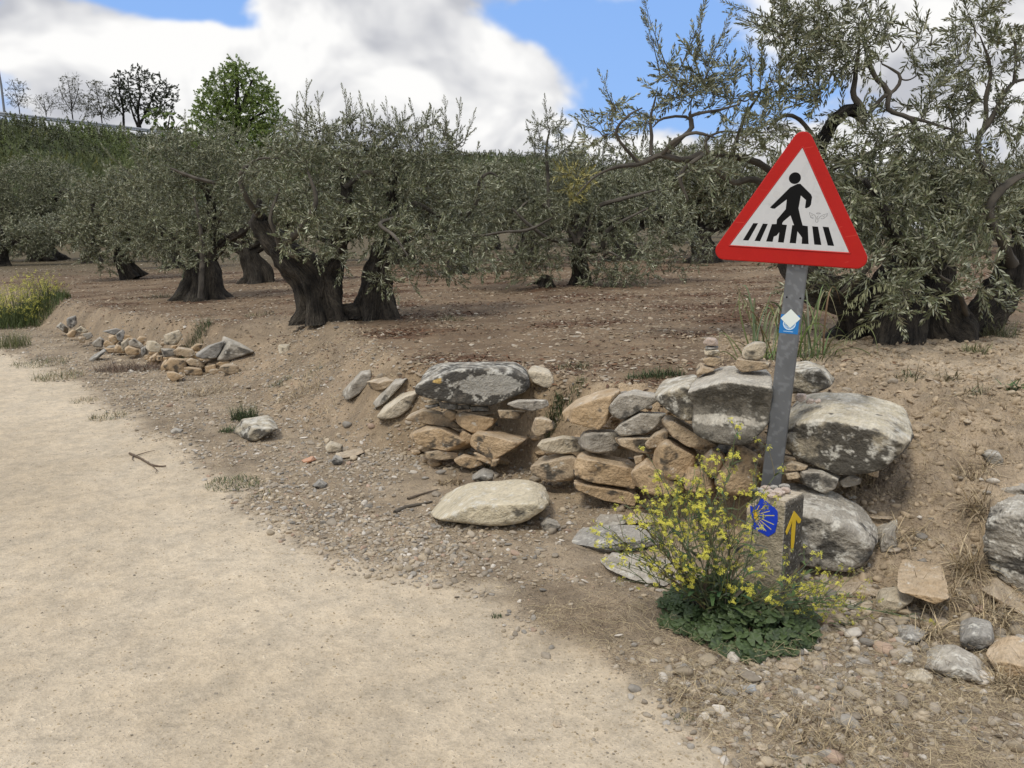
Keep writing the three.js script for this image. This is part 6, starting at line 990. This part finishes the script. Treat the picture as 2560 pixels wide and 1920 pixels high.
// ---- mustard bush in front of the waymark
{
  const base = onGround(1790, 1555), rng = makeRng(17), t = thing('wild_mustard_plant', base, 'sprawling bush of tiny yellow flowers in front of the waymark post', 'plant'), stems = new MB(), lv = new MB(), heads = [];
  const sc = [.15, .17, .08];
  // spread of the flower heads as seen
  const grow = (p0, p1, r0, lvl, few) => {
    const L = p0.distanceTo(p1), m = p0.clone().lerp(p1, .5).add(V((rng() - .5) * L * .2, L * .12, (rng() - .5) * L * .2)), n = Math.max(4, Math.round(L / .05)), P = new THREE.QuadraticBezierCurve3(p0, m, p1).getPoints(n);
    for (let k = 1; k < n; k++) P[k].add(V((rng() - .5) * .006, (rng() - .5) * .006, (rng() - .5) * .006));
    tube(stems, P, P.map((_, k) => lerp(r0, Math.max(.0007, r0 * .35), k / n)), 5, sc.map((v) => v * (.7 + .5 * rng())));
    for (let k = 1; k < n; k++) if (rng() < (lvl ? .45 : .9)) { const a = rng() * 6.28, l = (lvl ? .025 : k < n * .5 ? .08 : .05) * (.5 + rng()); ribbon(lv, bladePath(rng, P[k], l, a, .8 + .5 * rng(), .8, 3), l * .22, [.075, .10, .04].map((v) => v * (.6 + .7 * rng())), .3); }
    if (lvl < 2) { const kids = few ? (lvl ? Math.floor(rng() * 1.4) : 3 + Math.floor(rng() * 3)) : lvl ? Math.floor(rng() * 2.4) : 5 + Math.floor(rng() * 3); for (let q = 0; q < kids; q++) { const k = Math.floor(n * (.35 + .6 * rng())), a = P[Math.min(k, n)], d = p1.clone().sub(p0).normalize().multiplyScalar(.5).add(V(rng() - .5, rng() * .7 - .1, rng() - .5)).normalize(); grow(a, a.clone().addScaledVector(d, (lvl ? .05 : .13) * (.6 + .9 * rng())), r0 * .55, lvl + 1, few); } }
    heads.push([P[n], P[n].clone().sub(P[n - 1]).normalize()]);
  };
  const ends = [[1605, 1255], [1640, 1180], [1690, 1190], [1755, 1165], [1800, 1185], [1835, 1140], [1880, 1180], [1950, 1170], [1560, 1245], [1590, 1320], [1600, 1310], [1650, 1230], [1720, 1240], [1780, 1230], [1850, 1230], [1580, 1290], [1520, 1340], [1505, 1365], [1545, 1365], [1600, 1365], [1660, 1300], [1700, 1320], [1760, 1290], [1810, 1300], [1690, 1400], [1550, 1410], [1560, 1450], [1625, 1440], [1690, 1470], [1805, 1340], [1855, 1365], [1900, 1380], [1880, 1420], [2040, 1425], [1825, 1470], [1850, 1500], [1870, 1525], [1960, 1490], [2000, 1470], [2050, 1450], [2045, 1510], [2060, 1530], [2155, 1490], [1995, 1560], [2090, 1570], [2060, 1480], [2120, 1500], [1960, 1530], [2040, 1560], [2160, 1525], [2255, 1540], [2330, 1555], [2230, 1592], [2200, 1590], [2000, 1530], [1740, 1270], [1680, 1260]];
  for (const [x, y] of ends) { const D = -base.z + (rng() - .5) * .34 - .06; grow(V((rng() - .5) * .12, .02, (rng() - .5) * .10), at(x + (rng() - .5) * 14, y, Math.max(2.95, D)).sub(base), .0026 + .001 * rng(), 0, x > 1880); }
  mesh('stems', stems.geo(), M.twig, t); mesh('leaves', lv.geo(), M.soft, t);
  heads.sort(() => rng() - .5);
  const rest = new Foliage(HEADS);
  heads.forEach(([p, d], k) => { const i = Math.floor(rng() * 4), sc2 = .72 + .38 * rng(); if (k < 290) { const m = mesh('flower_head', HEADS[i], M.petal, t); m.position.copy(p); m.quaternion.setFromUnitVectors(UPY, d); m.scale.setScalar(sc2); } else rest.add(i, p, d, rng() * 6, sc2 * .8, [1, 1, 1]); });
  rest.build(t, 'flowers', M.petal);
}
// ---- mallow mat at its foot
{
  const base = onGround(1815, 1580), rng = makeRng(29), t = thing('mallow_plant', base, 'dense mat of dark green lobed mallow leaves at the waymark foot', 'plant');
  const leafG = [0, 1, 2].map((s) => { const r = makeRng(400 + s), mb = new MB(), n = 25, ring = [], ring2 = []; const c = [1, 1, 1], o = mb.v(V(0, 0, 0), 0, 0, c.map((v) => v * .85)); for (let k = 0; k <= n; k++) { const a = -2.75 + 5.5 * k / n, l = .78 + .22 * Math.abs(Math.cos(a * 2.6)) + .04 * (r() - .5), y = .12 * Math.cos(a * 5.2) + .05 * r(); ring2.push(mb.v(V(Math.cos(a) * l * .55, .10 + y * .35, Math.sin(a) * l * .55), 0, 0, c)); ring.push(mb.v(V(Math.cos(a) * l, .10 + y * .8 - .10, Math.sin(a) * l), 0, 0, c.map((v) => v * 1.12))); } for (let k = 0; k < n; k++) { mb.tri(o, ring2[k + 1], ring2[k]); mb.quad(ring2[k], ring2[k + 1], ring[k + 1], ring[k]); } return mb.geo(); });
  const mats = [[.042, .068, .020], [.058, .090, .028], [.030, .050, .016], [.078, .110, .040]].map((c) => new THREE.MeshStandardMaterial({ color: new THREE.Color(...c), vertexColors: true, roughness: .6, side: THREE.DoubleSide }));
  const poly = [[1650, 1500], [1700, 1470], [1780, 1460], [1860, 1470], [1940, 1485], [2000, 1515], [2040, 1560], [2030, 1610], [1960, 1640], [1880, 1650], [1800, 1625], [1720, 1590], [1660, 1560]].map(([x, y]) => onGround(x, y + 8)), inside = (x, z) => { let c = false; for (let i = 0, j = poly.length - 1; i < poly.length; j = i++) if ((poly[i].z > z) !== (poly[j].z > z) && x < (poly[j].x - poly[i].x) * (z - poly[i].z) / (poly[j].z - poly[i].z) + poly[i].x) c = !c; return c; };
  const bb = new THREE.Box3().setFromPoints(poly), rest = new Foliage(leafG), st = new MB(), all = [];
  for (let k = 0; k < 4000 && all.length < 1300; k++) { const x = lerp(bb.min.x, bb.max.x, rng()), z = lerp(bb.min.z, bb.max.z, rng()); if (!inside(x, z)) continue; let ed = 9; for (const q of poly) ed = Math.min(ed, Math.hypot(q.x - x, q.z - z)); const hump = .23 * ss(.0, .34, ed) * (.75 + .5 * N(x * 6, 2, z * 6)) + .02, y = height(x, -z) + hump * (.35 + .75 * rng()) ; all.push([V(x, y, z), rng()]); }
  all.sort((a, b) => b[0].y + b[0].z * .6 - a[0].y - a[0].z * .6);
  all.forEach(([p, q], k) => { const dir = V((rng() - .5) * .9, 1, (rng() - .5) * .9 + .35).normalize(), s = .013 + .024 * rng() * rng() + .004 * rng(), i = Math.floor(rng() * 3), l = p.clone().sub(base); if (k % 4 === 0) tube(st, [l, V(l.x * .92, 0.0, l.z * .92)], [.0014, .0018], 4, [.06, .085, .035]); if (k < 296) { const m = mesh('leaf', leafG[i], mats[Math.floor(q * 4)], t); m.position.copy(l); QQ.setFromUnitVectors(UPY, dir); m.quaternion.copy(QQ.multiply(new THREE.Quaternion().setFromAxisAngle(UPY, rng() * 6.28))); m.scale.setScalar(s); } else { const c = [.044, .070, .022].map((v) => v * (.7 + .8 * q)); rest.add(i, l, dir, rng() * 6.28, s, c); } });
  rest.build(t, 'foliage', new THREE.MeshStandardMaterial({ vertexColors: true, roughness: .6, side: THREE.DoubleSide })); mesh('stalks', st.geo(), M.twig, t);
}
// ---- wild oats behind the post
{
  const base = onGround(2010, 905), rng = makeRng(37), t = thing('wild_oat_clump', base, 'tall arching wild oat clump behind the sign post', 'grass'), mb = new MB(), ears = [], D = -base.z, pl = (x, y, d = 0) => at(x, y, D + d).sub(base);
  const G = [[.14, .175, .06], [.19, .215, .09], [.10, .13, .05], [.32, .31, .17]];
  const arc = (a, b, c, w, col) => { const P = new THREE.QuadraticBezierCurve3(a, b.clone().multiplyScalar(2).sub(a.clone().add(c).multiplyScalar(.5)), c).getPoints(12); ribbon(mb, P, w, col, .1, V(.5, .6, .4)); return P; };
  for (const [p, q, r, w] of [[[1895, 930], [1850, 780], [1860, 720], .012], [[1905, 935], [1875, 800], [1835, 700], .010], [[1880, 930], [1830, 850], [1795, 835], .011], [[1990, 930], [1985, 800], [2040, 730], .012], [[1990, 930], [2010, 790], [2070, 760], .012], [[2010, 930], [2060, 830], [2120, 800], .012], [[2020, 930], [2080, 800], [2200, 790], .011], [[2035, 930], [2150, 815], [2195, 890], .012], [[2000, 935], [2090, 860], [2150, 860], .012], [[2045, 935], [2050, 850], [2040, 760], .010], [[1940, 930], [1955, 820], [1925, 760], .010], [[2060, 945], [2110, 930], [2200, 960], .010], [[2030, 930], [2140, 870], [2230, 960], .009], [[1870, 935], [1815, 880], [1790, 905], .010], [[2030, 900], [2060, 760], [2110, 690], .008], [[1860, 930], [1810, 830], [1800, 870], .009], [[2040, 1000], [2150, 1030], [2290, 1075], .008], [[2290, 1080], [2420, 1090], [2520, 1085], .006], [[2330, 1010], [2430, 1060], [2540, 1100], .006]]) arc(pl(...p), pl(...q, (rng() - .5) * .2), pl(...r, (rng() - .5) * .3), w, G[Math.floor(rng() * 3)]);
  for (let k = 0; k < 46; k++) { const x = 1880 + rng() * 180, w = (rng() - .5), hh = 60 + 150 * rng(); arc(pl(x, 930, (rng() - .5) * .2), pl(x + w * 90, 930 - hh, (rng() - .5) * .3), pl(x + w * 230, 930 - hh * (.55 + .4 * rng()), (rng() - .5) * .4), .008 + .007 * rng(), G[Math.floor(rng() * 4)].map((v) => v * (.7 + .6 * rng()))); }
  for (let k = 0; k < 190; k++) { const x = 1870 + rng() * 210, y = 935 - rng() * 20, a = rng() * 6.28; ribbon(mb, bladePath(rng, pl(x, y, (rng() - .5) * .25), .14 + .22 * rng(), a, .15 + .4 * rng(), 1.1 + rng(), 7), .006 + .005 * rng(), G[Math.floor(rng() * 4)].map((v) => v * (.6 + .6 * rng())), .1); }
  stuff(mesh('blades', mb.geo(), M.soft, t));
  const ear = (pts, n, len, nm) => { const e = new MB(), P = new THREE.CatmullRomCurve3(pts.map((q) => pl(...q))).getPoints(16); tube(e, P, P.map(() => .0014), 4, [.17, .18, .08]); for (let k = 0; k < n; k++) { const i = 6 + Math.floor(rng() * 10.9), p = P[i], q = p.clone().add(V((rng() - .5) * .07, -.015 - .02 * rng(), (rng() - .5) * .07)); tube(e, [p, p.clone().lerp(q, .5).add(V(0, .006, 0)), q], [.0006, .0005, .0005], 3, [.2, .2, .1]); const s = .6 + .7 * rng(); ribbon(e, [q, q.clone().add(V((rng() - .5) * .006, -len * .45, 0)), q.clone().add(V((rng() - .5) * .016, -len, (rng() - .5) * .01))], .0075, [.30 * s, .31 * s, .17 * s], .15, V(1, 0, .3)); } mesh('seed_head', e.geo(), M.soft, t).userData.label = nm; };
  ear([[2080, 900], [2100, 805], [2150, 735], [2210, 705], [2250, 720]], 75, .036, 'pale drooping seed head arching to the right'); ear([[2060, 900], [2110, 850], [2160, 810], [2190, 800]], 40, .03, 'smaller seed head lower right'); ear([[1905, 900], [1890, 800], [1870, 760], [1862, 745]], 26, .03, 'narrow seed head left of the post');
}
// ---- thistles and weeds on the mound
for (const [x, y, l] of [[2270, 960, 'grey green weed on the mound behind the biggest boulder'], [2365, 960, 'dead brown thistle stalk on the mound at right'], [2440, 1000, 'small faint weed on the mound left of the edge']]) tuft('weed', x, y, l, { rx: 30, len: 40, n: 60, cols: [[.13, .145, .075], [.19, .17, .10], [.25, .20, .12]], lean: .8, w: .007, category: 'weed' });
tuft('weed', 2535, 988, 'broad leaved green weed at the right edge of the mound', { rx: 26, len: 44, n: 40, cols: [[.055, .095, .025], [.075, .12, .03]], w: .022, lean: .9, category: 'weed' });
tuft('weed', 2500, 850, 'dark green bush weed at the foot of the right trunk', { rx: 40, len: 60, n: 200, cols: [[.08, .09, .04], [.12, .12, .06]], lean: .6, category: 'weed' });
tuft('weed', 2440, 890, 'yellowish thin weed left of the bush weed', { rx: 40, len: 34, n: 130, cols: YGR, lean: .5, category: 'weed' });
// ---- fallen branchlets
const branchlet = (pts, r, name, label, col = [.13, .095, .065]) => { const P = pts.map(([x, y]) => onGround(x, y, .008)), c = P[0].clone(), t = thing(name, c, label, 'twig'), mb = new MB(), [Q, R] = smoothPath(P.map((p) => p.clone().sub(c)), P.map((_, k) => r * (1 - .5 * k / (P.length - 1))), .02); tube(mb, Q, R, 7, col, .3); mesh('wood', mb.geo(), M.twig, t); return [t, c]; };
{ const [t, c] = branchlet([F3(560, 618), F3(610, 640), F3(660, 668), F3(700, 672), F3(718, 670)], .009, 'fallen_branch', 'forked dead twig lying on the track at left'); const mb = new MB(); for (const s of [[F3(580, 630), F3(640, 612), F3(670, 606)], [F3(640, 655), F3(680, 690), F3(672, 700)], [F3(575, 626), F3(572, 645), F3(580, 650)]]) { const P = s.map((q) => onGround(...q, .01).sub(c)); tube(mb, P, [.004, .003, .002], 5, [.13, .095, .065]); } mesh('side_twigs', mb.geo(), M.twig, t); }
branchlet([F5(740, 1425), F5(800, 1450), F5(860, 1490), F5(870, 1530)], .011, 'fallen_branch', 'curved dead stick on the dirt below the pale yellow boulder', [.22, .18, .13]);
branchlet([F5(240, 1185), F5(330, 1140), F5(420, 1130), F5(500, 1110)], .012, 'fallen_branch', 'dark stick left of the pale yellow boulder', [.10, .085, .065]);
branchlet([F5(330, 1080), F5(420, 1045), F5(540, 1010)], .008, 'fallen_branch', 'thin stick above the dark stick', [.14, .11, .08]);
branchlet([[1700, 1745], [1800, 1760], [1880, 1770]], .006, 'fallen_branch', 'thin straight twig on the dirt below the blue grey pebble', [.16, .12, .08]);
branchlet([[2110, 1830], [2180, 1800], [2260, 1770]], .007, 'fallen_branch', 'thin dark twig in the straw at lower right', [.12, .09, .07]);

renderer.render(scene, camera);
